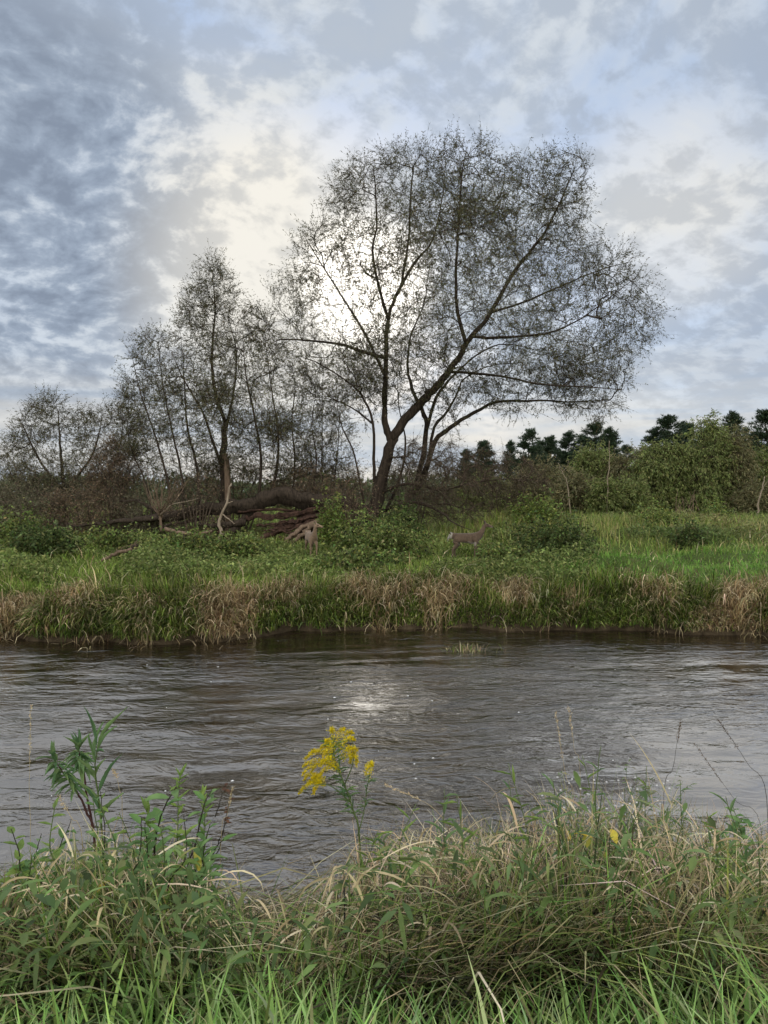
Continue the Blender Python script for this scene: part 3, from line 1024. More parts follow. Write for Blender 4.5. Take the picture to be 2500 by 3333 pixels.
    GREY = [(0.105, 0.100, 0.058), (0.090, 0.086, 0.052), (0.125, 0.108, 0.064)]
    shrubs = [('round rusty brown shrub in front of the low willow on the left', 375, 1540, 80, 100, 34, RUST, 320),
              ('wide grey-brown thicket under the low willow, far left', 130, 1620, 170, 95, 34.5, GREY, 420),
              ('grey-brown thicket behind the bare pale shrub', 480, 1620, 150, 90, 34.5, GREY, 400),
              ('dark brown thicket behind the middle of the fallen trunk', 760, 1600, 190, 100, 34.8, RUST, 480),
              ('dark reddish thicket where the fallen trunk meets the tallest willow', 1060, 1600, 130, 100, 34.5, RUST, 420),
              ('low grey-brown thicket in front of the low willow, at the far left edge', 40, 1665, 110, 70, 32.5, GREY, 330),
              ('low brown thicket left of the fallen trunk tip', 270, 1665, 130, 65, 32.6, RUST, 360),
              ('low dark brush under the tip of the fallen trunk', 450, 1680, 110, 45, 32.8, GREY, 260),
              ('twiggy brown shrub growing over the middle of the fallen trunk', 640, 1640, 90, 75, 31.2, RUST, 110),
              ('bare reddish shrub over the split end of the fallen trunk', 1000, 1590, 90, 55, 32.4, RUST, 150),
              ('brown twiggy shrub against the base of the tallest willow', 1150, 1640, 70, 90, 31.0, RUST, 220),
              ('olive brown shrub right behind the base of the tallest willow', 1330, 1600, 130, 85, 36.5, GREY, 320)]
    for i, (lab, cx, cy, rx, ry, Ys, cols, n) in enumerate(shrubs):
        rr = np.random.default_rng(40 + i)
        b = on_ground(cx, 1700, Ys)
        limbs = []
        for k in range(9):
            a = (k - 4) / 4.0
            limbs.append((np.vstack([[b + np.array([a * rx * .25 * Ys / FPX, rr.normal() * .3, 0])], PL([(cx + a * rx * .5, cy + ry * .25), (cx + a * rx * .8 + rr.normal() * 8, cy - ry * .55 * (1 - a * a * .5))], [Ys, Ys + rr.normal() * .8])]), 0.05, 0.012))
        th = np.linspace(0, 2 * PI, 22)[:-1]
        wv = 1 + 0.13 * rr.normal(size=21)
        poly = np.stack([cx + rx * np.cos(th) * wv, cy + ry * np.sin(th) * wv], -1)
        poly[:, 1] = np.where(poly[:, 1] > cy + ry * .3, poly[:, 1] + 45, poly[:, 1])
        tg = crown_points(poly, n, Ys, 2.0, rr, 0.3, 16)
        make_tree('willow_shrub', lab, b, limbs, tg, cols, seed=50 + i, twigs=5, leaves=7, leaf=(0.12, 0.03), twig_len=(.35, .8), cat='shrub', group='thicket shrubs by the fallen willow',
                  limb_names=['stem'] * 9, bare=0.6 if Ys < 32 else 0.3, mat_bark='twig')
    # thin upright poplar-like shoots in the gap
    for i, (px, top, lab) in enumerate(((1050, 1235, 'slender dark sapling left of the tallest willow'), (1100, 1330, 'thin leaning sapling beside the trunk of the tallest willow'))):
        rr = np.random.default_rng(60 + i)
        b = on_ground(px - i * 25, 1700, 33.6)
        tk = np.vstack([[b], PL([(px - i * 15, 1600), (px - 2, 1480), (px + i * 6, top)], 33.6)])
        limbs = [(tk, 0.05, 0.012)]
        poly = [(px - 20, top + 20), (px + 15, top), (px + 50, 1400), (px + 60, 1560), (px - 60, 1560), (px - 50, 1400)]
        tg = crown_points(poly, 70, 33.6, 1.2, rr, 0.2, 8)
        make_tree('willow_sapling', lab, b, limbs, tg, OLIVE, seed=63 + i, twigs=5, leaves=6, leaf=(0.12, 0.024), cat='sapling', upb=0.5)


left_willows()


# ------------------------------------------------------------------ trees across the meadow on the right
def right_trees():
    WG = [(0.110, 0.138, 0.040), (0.145, 0.168, 0.052), (0.084, 0.104, 0.034), (0.13, 0.13, 0.05)]
    WB = [(0.115, 0.108, 0.050), (0.135, 0.116, 0.056), (0.095, 0.095, 0.044)]
    WL = [(0.10, 0.125, 0.035), (0.075, 0.10, 0.03), (0.13, 0.13, 0.04)]
    rows = [('tall pale green willow in the middle of the right-hand grove', 2285, 1500, 105, 150, 62, WG, 520),
            ('dense willow with drooping sprays at the left of the right-hand grove', 2160, 1550, 95, 120, 61, WG, 430),
            ('brownish willow at the right end of the grove near the frame edge', 2390, 1545, 70, 135, 63, WB, 380),
            ('rounded bushy tree below the pines, left of the grove', 1935, 1555, 85, 85, 66, WG, 330),
            ('dull brown rounded tree between the bushy tree and the grove', 2055, 1560, 60, 100, 64, WB, 280),
            ('low grey-green bush in front of the dull brown tree', 2010, 1630, 80, 50, 58, WG, 260),
            ('olive bush at the foot of the rounded bushy tree', 1880, 1625, 70, 55, 60, WB, 220),
            ('grey leafy bush right of the bare twigs of the tallest willow', 1760, 1590, 95, 75, 64, WB, 300),
            ('low dull bush farther left along the meadow edge', 1590, 1615, 110, 45, 66, WG, 260),
            ('yellow-green tree cut by the right edge of the view', 2475, 1550, 45, 60, 66, WL, 220),
            ('dark low bush under the yellow-green tree at the right edge', 2470, 1640, 60, 45, 60, WB, 200)]
    for i, (lab, cx, cy, rx, ry, Ys, cols, n) in enumerate(rows):
        rr = np.random.default_rng(80 + i)
        b = on_ground(cx, 1690, Ys)
        limbs = [(np.vstack([[b], PL([(cx, cy + ry * .5), (cx + rr.normal() * 6, cy), (cx + rr.normal() * 8, cy - ry * .75)], Ys)]), 0.20, 0.03)]
        for k in range(6):
            a = (k - 2.5) / 2.5
            limbs.append((PL([(cx, cy + ry * .75), (cx + a * rx * .4, cy + ry * .15), (cx + a * rx * .75, cy - ry * .6 * (1 - a * a * .4))], [Ys, Ys + rr.normal() * .5, Ys + rr.normal() * 2]), 0.11, 0.02))
        th = np.linspace(0, 2 * PI, 30)[:-1]
        wv = 1 + 0.11 * rr.normal(size=29)
        poly = np.stack([cx + rx * np.cos(th) * wv, cy + ry * np.sin(th) * wv], -1)
        poly[:, 1] = np.minimum(poly[:, 1], 1680)
        hand = {0: [(2190, 1680), (2180, 1560), (2200, 1470), (2235, 1445), (2258, 1385), (2300, 1345), (2332, 1362), (2345, 1420), (2372, 1445), (2370, 1540), (2380, 1680)],
                1: [(2060, 1680), (2055, 1590), (2080, 1510), (2092, 1455), (2130, 1438), (2165, 1450), (2190, 1425), (2212, 1500), (2205, 1600), (2210, 1680)],
                2: [(2335, 1680), (2340, 1520), (2350, 1440), (2385, 1390), (2412, 1400), (2440, 1480), (2435, 1600), (2440, 1680)],
                3: [(1850, 1640), (1855, 1570), (1885, 1530), (1900, 1490), (1940, 1470), (1985, 1480), (2015, 1520), (2025, 1600), (2010, 1640)]}
        if i in hand:
            poly = np.array(hand[i], float)
        tg = crown_points(poly, n, Ys, 4.0, rr, 0.55, 26)
        big = ry > 90
        make_tree('meadow_tree' if ry > 60 else 'meadow_bush', lab, b, limbs, tg, cols, seed=100 + i, twigs=6, leaves=9, leaf=(0.28, 0.075), twig_len=(.6, 1.7), twig_up=-0.35 if big else 0.2,
                  cat='tree' if ry > 60 else 'bush', group='grove beyond the meadow', tr=0.006, unitr=0.009, leaf_droop=0.4)
    # bare pale poles
    for lab, pts, Ys, r0 in (('pale bare dead trunk standing in front of a pine, left of the grove', [(1975, 1660), (1980, 1550), (1984, 1490), (1982, 1435)], 57, 0.055),
                             ('leaning thin pale dead pole in front of the grey leafy bush', [(1860, 1610), (1845, 1570), (1830, 1535), (1815, 1508)], 55, 0.045),
                             ('pale slanting bare trunk near the right edge of the view', [(2462, 1680), (2472, 1620), (2484, 1585), (2488, 1548)], 52, 0.075)):
        rr = np.random.default_rng(int(pts[0][0]))
        b = on_ground(pts[0][0], pts[0][1], Ys)
        s = thing('dead_pole', b, lab, 'dead tree')
        link('trunk', tube_mesh('trunk', np.vstack([[b], PL(pts[1:], Ys)]) - np.asarray(s.location), r0, r0 * .4, 14, 7, wob=.03, r=rr)[0], MAT['pale'], s)
        link('branch', tube_mesh('branch', PL([pts[2], (pts[2][0] + 14, pts[2][1] - 16), (pts[2][0] + 20, pts[2][1] - 34)], Ys) - np.asarray(s.location), r0 * .35, .01, 8, 5, wob=.03, r=rr)[0], MAT['pale'], s)
    # pale dead sprays in front of the grove
    rr = np.random.default_rng(130)
    b = on_ground(2230, 1690, 56)
    s = thing('dead_shrub', b, 'pale dead branches sprawling in front of the tall pale green willow', 'shrub')
    for k in range(14):
        x0 = 2180 + rr.uniform(0, 130); y0 = 1690
        x1 = x0 + rr.normal() * 25; y1 = rr.uniform(1590, 1665)
        link('branch', tube_mesh('branch', PL([(x0, y0), ((x0 + x1) / 2 + rr.normal() * 6, (y0 + y1) / 2), (x1, y1)], 56 + rr.normal()) - np.asarray(s.location), .045, .015, 9, 5, wob=.03, r=rr)[0], MAT['tan'], s)


right_trees()

PINE_SRC = []


def pine_source(i):
    r = np.random.default_rng(200 + i)
    H = 14.0
    tk, _ = tube_mesh('trunk', [(0, 0, -0.5), (r.normal() * .1, r.normal() * .1, H * .5), (r.normal() * .15, 0, H * 0.985)], 0.24, 0.03, 14, 8, r=r)
    bag = Bag(); nb = Bag()
    zs = np.concatenate([np.sort(r.uniform(0.8, H - 0.3, 62)), [H - .4, H - .25, H - .12]])
    for z0 in zs:
        f = (z0 - 2) / (H - 2)
        reach = (1 - f) ** 0.7 * 3.4 + 0.30
        for k in range(r.integers(2, 5)):
            if r.random() < 0.10:
                continue
            a = r.uniform(0, 2 * PI); Lb = reach * r.choice([r.uniform(.45, .8), r.uniform(.8, 1.15), r.uniform(1.0, 1.35)])
            up = r.uniform(-.05, .2) + 0.5 * f
            s = np.linspace(0, 1, 6)
            c = np.stack([np.cos(a) * s * Lb, np.sin(a) * s * Lb, z0 + r.normal() * .22 + up * Lb * s ** 1.4 * .9], -1)
            V, F = tubes(c[None], np.linspace(0.045, 0.012, 6)[None] * (1.1 - .5 * f), 4)
            bag.add(V, F)
            m = int(8 + 15 * Lb)
            u = r.uniform(0.12, 1.0, m)
            cen = np.stack([np.interp(u, s, c[:, j]) for j in range(3)], -1) + r.normal(size=(m, 3)) * np.array([.24, .24, .16])
            q = np.repeat(np.arange(m), 5)
            d = unit(rand_unit(len(q), r) * .75 + np.array([np.cos(a) * .8, np.sin(a) * .8, 0.75]))
            V, F3, cc = kite_leaves(cen[q], d, r.uniform(.3, .65, len(q)), r.uniform(.06, .10, len(q)), jitter_col(len(q), [(0.020, 0.036, 0.020), (0.028, 0.045, 0.024), (0.034, 0.044, 0.022)], None, .2, r), r, 0.0)
            nb.add(V, None, F3, cc)
    return tk, bag.mesh('boughs'), nb.mesh('needles')


def pines():
    src = [pine_source(i) for i in range(3)]
    spots = [(1575, 1440, 125, 'pine glimpsed behind the bare twigs of the tallest willow, second farthest left'),
             (1662, 1442, 128, 'pine left of the one under the willow crown tips, half hidden by twigs'),
             (1723, 1405, 118, 'pine standing clear under the low right tips of the willow crown'),
             (1795, 1425, 124, 'short pine between the one under the crown tips and the broad tall pine'),
             (1853, 1414, 120, 'middling pine next to the broad tall pine, on its left'),
             (1938, 1385, 116, 'broad tall pine left of the dead pale trunk'),
             (1988, 1400, 112, 'slim pine right behind the dead pale trunk'),
             (2125, 1404, 118, 'short pine at the upper left shoulder of the right-hand grove'),
             (2182, 1364, 116, 'tall pine rising behind the left half of the right-hand grove'),
             (2225, 1382, 122, 'pine close right of the tall one behind the grove'),
             (2388, 1356, 112, 'pine behind the right end of the grove'),
             (2490, 1346, 104, 'tall dark pine cut by the right edge of the view'),
             (1760, 1440, 130, 'far pine in the gap just right of the one under the crown tips'),
             (1895, 1425, 128, 'pine farther back, half hidden left of the broad tall pine'),
             (2040, 1455, 126, 'low pine farther back, right of the dead pale trunk'),
             (2300, 1400, 128, 'pine mostly hidden behind the tall pale green willow'),
             (1520, 1470, 132, 'low far pine left of the leftmost one, behind bare twigs'),
             (2446, 1420, 116, 'low pine between the grove and the right edge pine')]
    for i, (px, py, Y, lab) in enumerate(spots):
        top = P(px, py, Y)
        b = np.array([top[0], Y, float(ground_z(top[0], Y))])
        s = (top[2] - b[2]) / 14.0
        t = thing('pine_tree', b, lab, 'pine', 'pines along the far side of the meadow', rz=i * 1.7)
        wide = {5: 1.45, 6: 1.0, 11: 1.5, 8: 1.35, 1: .9, 3: 1.0}.get(i, 1.2)
        t.scale = (s * wide, s * wide, s)
        tk, bo, ne = src[(i * 2) % 3]
        t.rotation_euler = (0.03 * math.sin(i * 2.1), 0.04 * math.sin(i * 1.3), i * 1.7)
        link('trunk', tk, MAT['pinebark'], t)
        link('boughs', bo, MAT['pinebark'], t, kind='stuff')
        link('needles', ne, MAT['needle'], t, kind='stuff')


pines()


def far_wood():
    """the wood at the end of the meadow, one mass far away"""
    r = np.random.default_rng(301)
    bag = Bag()
    for Y, yt, dens in ((230, 1556, 1.0), (190, 1572, 1.0)):
        px = np.arange(-500, 3200, 9.0)
        top = yt - 16 * vn(px / 60, Y + 0 * px, 31, 1.0) - 10 * vn(px / 14, Y + 0 * px, 33, 1.0)
        for x, yy in zip(px, top):
            n = int(32 * dens)
            py = r.uniform(yy, 1628, n)
            pos = P(x + r.normal(size=n) * 9, py, Y + r.uniform(-6, 6, n))
            V, F, cc = kite_leaves(pos, unit(rand_unit(n, r) + [0, 0, .4]), r.uniform(1.1, 2.2, n), r.uniform(.5, 1.0, n), jitter_col(n, [(.065, .078, .036), (.085, .092, .042), (.05, .06, .032)], None, .2, r), r, 0)
            bag.add(V, None, F, cc)
    o = link('far_woodland', bag.mesh('far_woodland'), MAT['leaf'], kind='stuff')
    tag(o, 'dull green wood closing the meadow on the horizon', 'woodland', kind='stuff')


far_wood()


# ------------------------------------------------------------------ far bank: grass, tussocks, brambles
GREEN = [(0.105, 0.155, 0.026), (0.135, 0.178, 0.036), (0.080, 0.122, 0.022), (0.160, 0.182, 0.050)]
STRAW = [(0.32, 0.25, 0.14), (0.20, 0.148, 0.08), (0.42, 0.345, 0.22), (0.11, 0.075, 0.04)]
YELG = [(0.17, 0.18, 0.055), (0.20, 0.19, 0.07), (0.13, 0.15, 0.045)]
UP = np.array([0, 0, 1.0])


def scatter(n, x0, x1, y0, y1, r, spread=None):
    """points on the far side, denser towards the camera so that they look even"""
    Y = 1 / r.uniform(1 / y1, 1 / y0, n)
    half = r.uniform(x0, x1, n)
    X = half * (Y / y0 if spread else 1)
    return X, Y


DEER = [(1518, 25.6), (1014, 26.2)]


def near_deer(X, Y):
    """trodden ground about the deer: 0 where they stand, 1 elsewhere"""
    k = 1.0
    for px, yd in DEER:
        xd = (px - 1250) / FPX * yd
        k = k * (1 - np.exp(-(((X - xd) / 1.1) ** 2 + ((Y - yd + 1.6) / 2.2) ** 4)))
    return k


def far_grass():
    r = np.random.default_rng(401)
    bag = Bag()
    # 1 the drooping fringe and the face of the bank
    n = 38000
    X = r.uniform(-12.5, 12.5, n)
    t = np.abs(r.normal(size=n)) * 0.75 + 0.02
    Y = far_edge(X) + t
    pz = ground_z(X, Y)
    patch = vn(X * 1.0, t * 1.2, 41, 1.1) + 0.5 * vn(X, Y, 42, 2.6) + r.normal(size=n) * 0.35
    dry = patch > 0.66
    col = np.where(dry[:, None], jitter_col(n, STRAW, [.3, .35, .15, .2], .2, r), jitter_col(n, GREEN + [(0.10, 0.115, 0.045), (0.035, 0.05, 0.012), (0.025, 0.035, 0.01)], None, .32, r))
    L = r.uniform(0.3, 0.72, n) * np.clip(1 + 0.5 * vn(X, Y, 43, 1.2), .35, 1.5)
    az = -PI / 2 + r.normal(size=n) * 0.75 + .7 * vn(X, Y, 47, 1.3)
    lean = np.clip(r.normal(size=n) * 0.25 + 0.30, 0, 1.2)
    bend = np.where(t < 0.7, r.uniform(1.0, 2.4, n), r.uniform(0.3, 1.5, n))
    bag.add(*_b(blades(np.stack([X, Y, pz - 0.02], -1), L, r.uniform(.013, .034, n), az, lean, bend, col, 3, tipcol=np.where((r.random(n) < .15)[:, None], jitter_col(n, STRAW, None, .15, r), col), r=r)))
    # 2 the meadow behind the bank edge
    n = 58000
    Y = 1 / r.uniform(1 / 34.0, 1 / 18.0, n)
    X = r.uniform(-0.62, 0.64, n) * Y
    z = ground_z(X, Y)
    m = vn(X, Y, 45, 0.55) + 0.6 * vn(X, Y, 46, 1.5)
    lush = np.clip((X - 3.0) / 3.0, 0, 1) * np.clip((30 - Y) / 5, 0, 1)
    col = jitter_col(n, GREEN, None, .16, r)
    col = col * (1 + 0.14 * m[:, None])
    col = np.where((lush > r.random(n))[:, None], jitter_col(n, [(0.095, 0.180, 0.030), (0.080, 0.155, 0.028), (0.12, .18, .04)], None, .15, r), col)
    ye = (r.random(n) < np.clip((Y - 26) / 6, 0, 0.75))
    col = np.where(ye[:, None], jitter_col(n, YELG, None, .15, r), col)
    sp = r.random(n) < 0.035
    col = np.where(sp[:, None], jitter_col(n, STRAW, None, .15, r), col)
    L = r.uniform(.20, .46, n) * (1 + .3 * m) * (1 + .5 * sp) * np.clip(1.0 - 0.25 * lush, .5, 1.1) * (.35 + .65 * near_deer(X, Y))
    bag.add(*_b(blades(np.stack([X, Y, z - 0.02], -1), np.maximum(L, .12), r.uniform(.018, .042, n), r.uniform(0, 2 * PI, n), np.abs(r.normal(size=n)) * .4, r.uniform(.4, 2.0, n), np.clip(col, .01, .8), 2, r=r)))
    # 3 the far field
    n = 30000
    Y = 1 / r.uniform(1 / 95.0, 1 / 34.0, n)
    X = r.uniform(-0.62, 0.64, n) * Y
    z = ground_z(X, Y)
    col = jitter_col(n, YELG + GREEN, None, .18, r)
    bag.add(*_b(blades(np.stack([X, Y, z - 0.02], -1), r.uniform(.35, .9, n), r.uniform(.03, .07, n) * np.clip(Y / 45, 1, 2), r.uniform(0, 2 * PI, n), np.abs(r.normal(size=n)) * .4, r.uniform(.4, 1.6, n), col, 2, r=r)))
    # 4 leafy weeds covering the ground between the bushes
    n = 52000
    Y = 1 / r.uniform(1 / 30.0, 1 / 19.0, n)
    X = r.uniform(-0.60, 0.30, n) * Y
    h = np.clip(.22 + .40 * vn(X, Y, 61, 1.0) + .22 * vn(X, Y, 62, 2.7), 0, .95) * near_deer(X, Y)
    keep = (h > .06) & (r.random(n) < np.clip(1.15 - (X - 3) / 5, 0, 1))
    X, Y, h = X[keep], Y[keep], h[keep]
    n = len(X)
    pos = np.stack([X, Y, ground_z(X, Y) + h * r.random(n) ** .5 + .05], -1)
    V, F, cc = kite_leaves(pos, unit(rand_unit(n, r) + np.array([0, -.3, .25])), r.uniform(.07, .16, n), r.uniform(.035, .08, n), jitter_col(n, [(0.092, 0.120, 0.032), (0.120, 0.150, 0.044), (0.066, 0.088, 0.026), (.16, .172, .06)], None, .2, r) * (1 + .2 * vn(X, Y, 63, .8))[:, None], r, .2)
    bag.add(V, None, F, np.clip(cc, .01, .6))
    # 5 leafy weeds on the right, beyond the bright grass
    n = 38000
    Y = 1 / r.uniform(1 / 52.0, 1 / 29.0, n)
    X = r.uniform(0.10, 0.62, n) * Y
    h = np.clip(.30 + .35 * vn(X, Y, 71, .7) + .2 * vn(X, Y, 72, 2.0), 0, 1.1)
    keep = h > .1
    X, Y, h = X[keep], Y[keep], h[keep]
    n = len(X)
    pos = np.stack([X, Y, ground_z(X, Y) + h * r.random(n) ** .5 + .05], -1)
    tone = np.clip(.5 + .6 * vn(X, Y, 73, .55), 0, 1)[:, None]
    cc0 = jitter_col(n, [(0.075, 0.105, 0.032), (0.095, 0.125, 0.04), (.06, .08, .028)], None, .2, r) * (1 - tone) + jitter_col(n, [(0.15, 0.155, 0.055), (0.17, 0.15, 0.07), (.12, .14, .05)], None, .2, r) * tone
    V, F, cc = kite_leaves(pos, unit(rand_unit(n, r) + np.array([0, -.3, .25])), r.uniform(.10, .22, n), r.uniform(.04, .09, n), cc0, r, .2)
    bag.add(V, None, F, np.clip(cc, .01, .6))
    o = link('bank_grass', bag.mesh('bank_grass'), MAT['grass'])
    tag(o, 'green and straw grass covering the far bank and meadow', 'grass', kind='stuff')


def _b(t):
    return t[0], t[1], None, t[2]


far_grass()


def tussocks():
    rows = [('brown dry grass mound on the far bank, below the driftwood log', 255, 1945, 95, .55),
            ('straw tussock hanging over the water, between the brown mound and the largest tussock', 480, 1960, 60, .5),
            ('largest straw tussock hanging over the far bank, left of the middle', 715, 1950, 95, .75),
            ('small pale tussock at the bend of the far bank, right of the largest tussock', 955, 1935, 60, .55),
            ('straw tussock drooping to the water below the left deer', 1185, 1930, 75, .65),
            ('straw tussock close right of the one below the left deer', 1290, 1945, 55, .6),
            ('broad pale tussock on the far bank below the right deer', 1435, 1945, 80, .6),
            ('thin straw tussock on the far bank, first to the right of the broad pale one', 1690, 1950, 60, .5),
            ('tall straw tussock over the dark undercut on the right part of the far bank', 2110, 1950, 75, .65),
            ('dry tussock on the far bank nearest the right edge of the view', 2420, 1965, 75, .55),
            ('tiny dry tussock on the far bank at the left edge of the view', 12, 1890, 45, .4)]
    for i, (lab, px, py, w, h) in enumerate(rows):
        r = np.random.default_rng(420 + i)
        # distance from the row of the bank edge
        x = (px - 1250) / FPX * 17.5
        Yb = float(far_edge(x)) + 0.55
        x = (px - 1250) / FPX * Yb
        b = np.array([x, Yb, float(ground_z(x, Yb))])
        t = thing('dry_grass_tussock', b, lab, 'grass tussock', 'dry tussocks on the far bank')
        n = int(5.2 * w)
        rx = w * Yb / FPX
        X = b[0] + r.normal(size=n) * rx * .52; Y = b[1] + r.normal(size=n) * .32 + .25 * np.sin(X * 4 + i)
        root = np.stack([X, Y, ground_z(X, Y) + 0.02], -1)
        col = jitter_col(n, STRAW, [.35, .30, .2, .15], .18, r)
        V, F, cc = blades(root - np.asarray(t.location), r.uniform(.45, 1.15, n) * (0.6 + h * .7), r.uniform(.012, .032, n), -PI / 2 + r.normal(size=n) * .85 + .5 * vn(X, Y, 48, 2.0), np.abs(r.normal(size=n) * .2 + .05), r.uniform(1.5, 2.7, n), col, 5, r=r)
        link('dry_blades', mesh_np('dry_blades', V, F, None, cc), MAT['grass'], t, kind='stuff')
    # a clump of dead grass caught in the shallow water
    r = np.random.default_rng(440)
    d = dir_of(1510, 2118); tt = -CAM_Z / d[2]
    b = np.array([d[0] * tt, d[1] * tt, -0.03])
    t = thing('water_tuft', b, 'little clump of dead grass standing in the river near the far bank', 'grass tuft')
    n = 130
    root = np.stack([r.normal(size=n) * .25, r.normal(size=n) * .15, np.zeros(n)], -1)
    V, F, cc = blades(root, r.uniform(.12, .3, n), r.uniform(.008, .016, n), r.uniform(0, 2 * PI, n), np.abs(r.normal(size=n)) * .4, r.uniform(.2, 1.8, n), jitter_col(n, STRAW + GREEN, None, .2, r), 4, r=r)
    link('dry_blades', mesh_np('dry_blades', V, F, None, cc), MAT['grass'], t, kind='stuff')


tussocks()


def brambles():
    BR = [(0.080, 0.102, 0.028), (0.104, 0.128, 0.036), (0.058, 0.076, 0.022), (0.135, 0.148, 0.052)]
    LT = [(0.105, 0.135, 0.034), (0.085, 0.112, 0.028), (0.130, 0.150, 0.048)]
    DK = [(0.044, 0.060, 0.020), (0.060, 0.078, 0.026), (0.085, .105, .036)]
    rows = [('dark bramble mound near the left edge of the far bank', 150, 1795, 100, 66, 23.5, DK, 900),
            ('low bramble patch right of the driftwood log', 600, 1800, 110, 45, 24, BR, 800),
            ('bramble patch in front of the split strands, left of the left deer', 760, 1815, 105, 50, 24, BR, 800),
            ('light green leafy bush just right of the left deer', 1085, 1715, 55, 62, 28.5, LT, 620),
            ('broad bramble mound between the two deer', 1240, 1790, 170, 70, 25.5, BR, 1700),
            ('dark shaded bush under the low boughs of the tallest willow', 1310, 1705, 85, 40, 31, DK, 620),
            ('low bramble skirt in front of the broad mound, below the middle', 1180, 1845, 160, 40, 22.5, BR, 900),
            ('bramble clump right below the front of the right deer', 1650, 1838, 95, 40, 22.8, BR, 700),
            ('dense dark bramble bush right of the right deer', 1800, 1775, 115, 58, 25, DK, 1200),
            ('leafy weed mound on the rise right of the right deer', 1745, 1690, 75, 52, 31, LT, 700),
            ('small dark weed clump in the bright green grass on the right', 2240, 1745, 55, 30, 28, DK, 420),
            ('green weedy clump at the foot of the right-hand grove', 2130, 1690, 90, 28, 34, LT, 520),
            ('bright green weeds by the dead branches under the grove', 2330, 1680, 60, 34, 36, LT, 420),
            ('low weeds on the left edge of the far bank behind the dark mound', 60, 1720, 90, 35, 28, BR, 520),
            ('sparse leafy weeds between the bare shrub and the driftwood log', 380, 1770, 90, 35, 26, BR, 560)]
    for i, (lab, cx, cy, rx, ry, Y, cols, n) in enumerate(rows):
        r = np.random.default_rng(460 + i)
        b = on_ground(cx, cy + ry, Y, 0)
        sc = Y / FPX
        top = P(cx, cy - ry, Y)[2]
        hgt = max(0.35, top - b[2]) * 1.15
        wx = rx * sc
        t = thing('bramble_bush', b, lab, 'bush', 'leafy bushes on the far bank')
        # arching canes
        K = 22
        a = r.uniform(0, 2 * PI, K); q = np.sqrt(r.random(K))
        s = np.linspace(0, 1, 6)[None, :, None]
        root = np.stack([np.cos(a) * q * wx * .5, np.sin(a) * q * wx * .4, np.zeros(K)], -1)
        dr = np.stack([np.cos(a), np.sin(a) * .8, 0 * a], -1) * (wx * r.uniform(.25, .7, K))[:, None]
        hh = (hgt * r.uniform(.55, 1.08, K) * (1 - .35 * q))[:, None, None]
        c = root[:, None] + dr[:, None] * s ** 1.2 + UP * (hh * (1 - (1 - s * 1.35) ** 2 * .98) * 1.0)
        V, F = tubes(c, np.broadcast_to(np.linspace(.010, .004, 6), (K, 6)), 4)
        link('canes', mesh_np('canes', V, F, smooth=True), MAT['stem_green'], t, kind='stuff')
        m = n * 7
        # leaves through a lumpy dome, most near its surface
        u = r.uniform(0, 2 * PI, m); el = np.arccos(r.uniform(-0.05, 1, m))
        lump = 1 + 0.22 * np.sin(2 * u + i) + 0.18 * np.sin(5 * u + 2 * el + 2 * i) + .16 * np.sin(9 * el + 4 * u) + .12 * np.sin(11 * u + i)
        rad = (r.random(m) ** 0.4) * lump * np.where(r.random(m) < .15, r.uniform(.9, 1.35, m), .95)
        pos = np.stack([np.sin(el) * np.cos(u) * wx * rad, np.sin(el) * np.sin(u) * wx * .8 * rad, np.cos(el) * hgt * rad + .03], -1)
        gz = ground_z(pos[:, 0] + b[0], pos[:, 1] + b[1]) - b[2]
        pos[:, 2] += gz
        out = unit(pos * np.array([1, 1, .6]) + 1e-6)
        d = unit(out * .7 + rand_unit(m, r) * .8 + np.array([0, -.15, -.05]))
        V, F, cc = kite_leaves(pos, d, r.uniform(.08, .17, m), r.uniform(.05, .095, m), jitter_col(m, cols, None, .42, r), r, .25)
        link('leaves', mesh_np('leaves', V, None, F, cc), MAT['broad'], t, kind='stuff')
    # tall weeds and reeds standing on the rise
    r = np.random.default_rng(490)
    bag = Bag()
    n = 6500
    X = np.concatenate([r.normal(size=n // 2) * 2.6 + 6.6, r.uniform(4, 21, n - n // 2)])
    Y = np.concatenate([r.normal(size=n // 2) * 1.7 + 32, r.uniform(31, 40, n - n // 2)])
    z = ground_z(X, Y)
    bag.add(*_b(blades(np.stack([X, Y, z - .02], -1), r.uniform(.4, 1.0, n), r.uniform(.02, .045, n), r.uniform(0, 2 * PI, n), np.abs(r.normal(size=n)) * .2, r.uniform(.1, 1.2, n), jitter_col(n, YELG + GREEN[:2] + [(0.21, 0.17, 0.075)], None, .2, r), 3, r=r)))
    o = link('tall_weeds', bag.mesh('tall_weeds'), MAT['grass'])
    tag(o, 'tall yellow-green weeds on the rise right of the right deer', 'weeds', kind='stuff')


brambles()


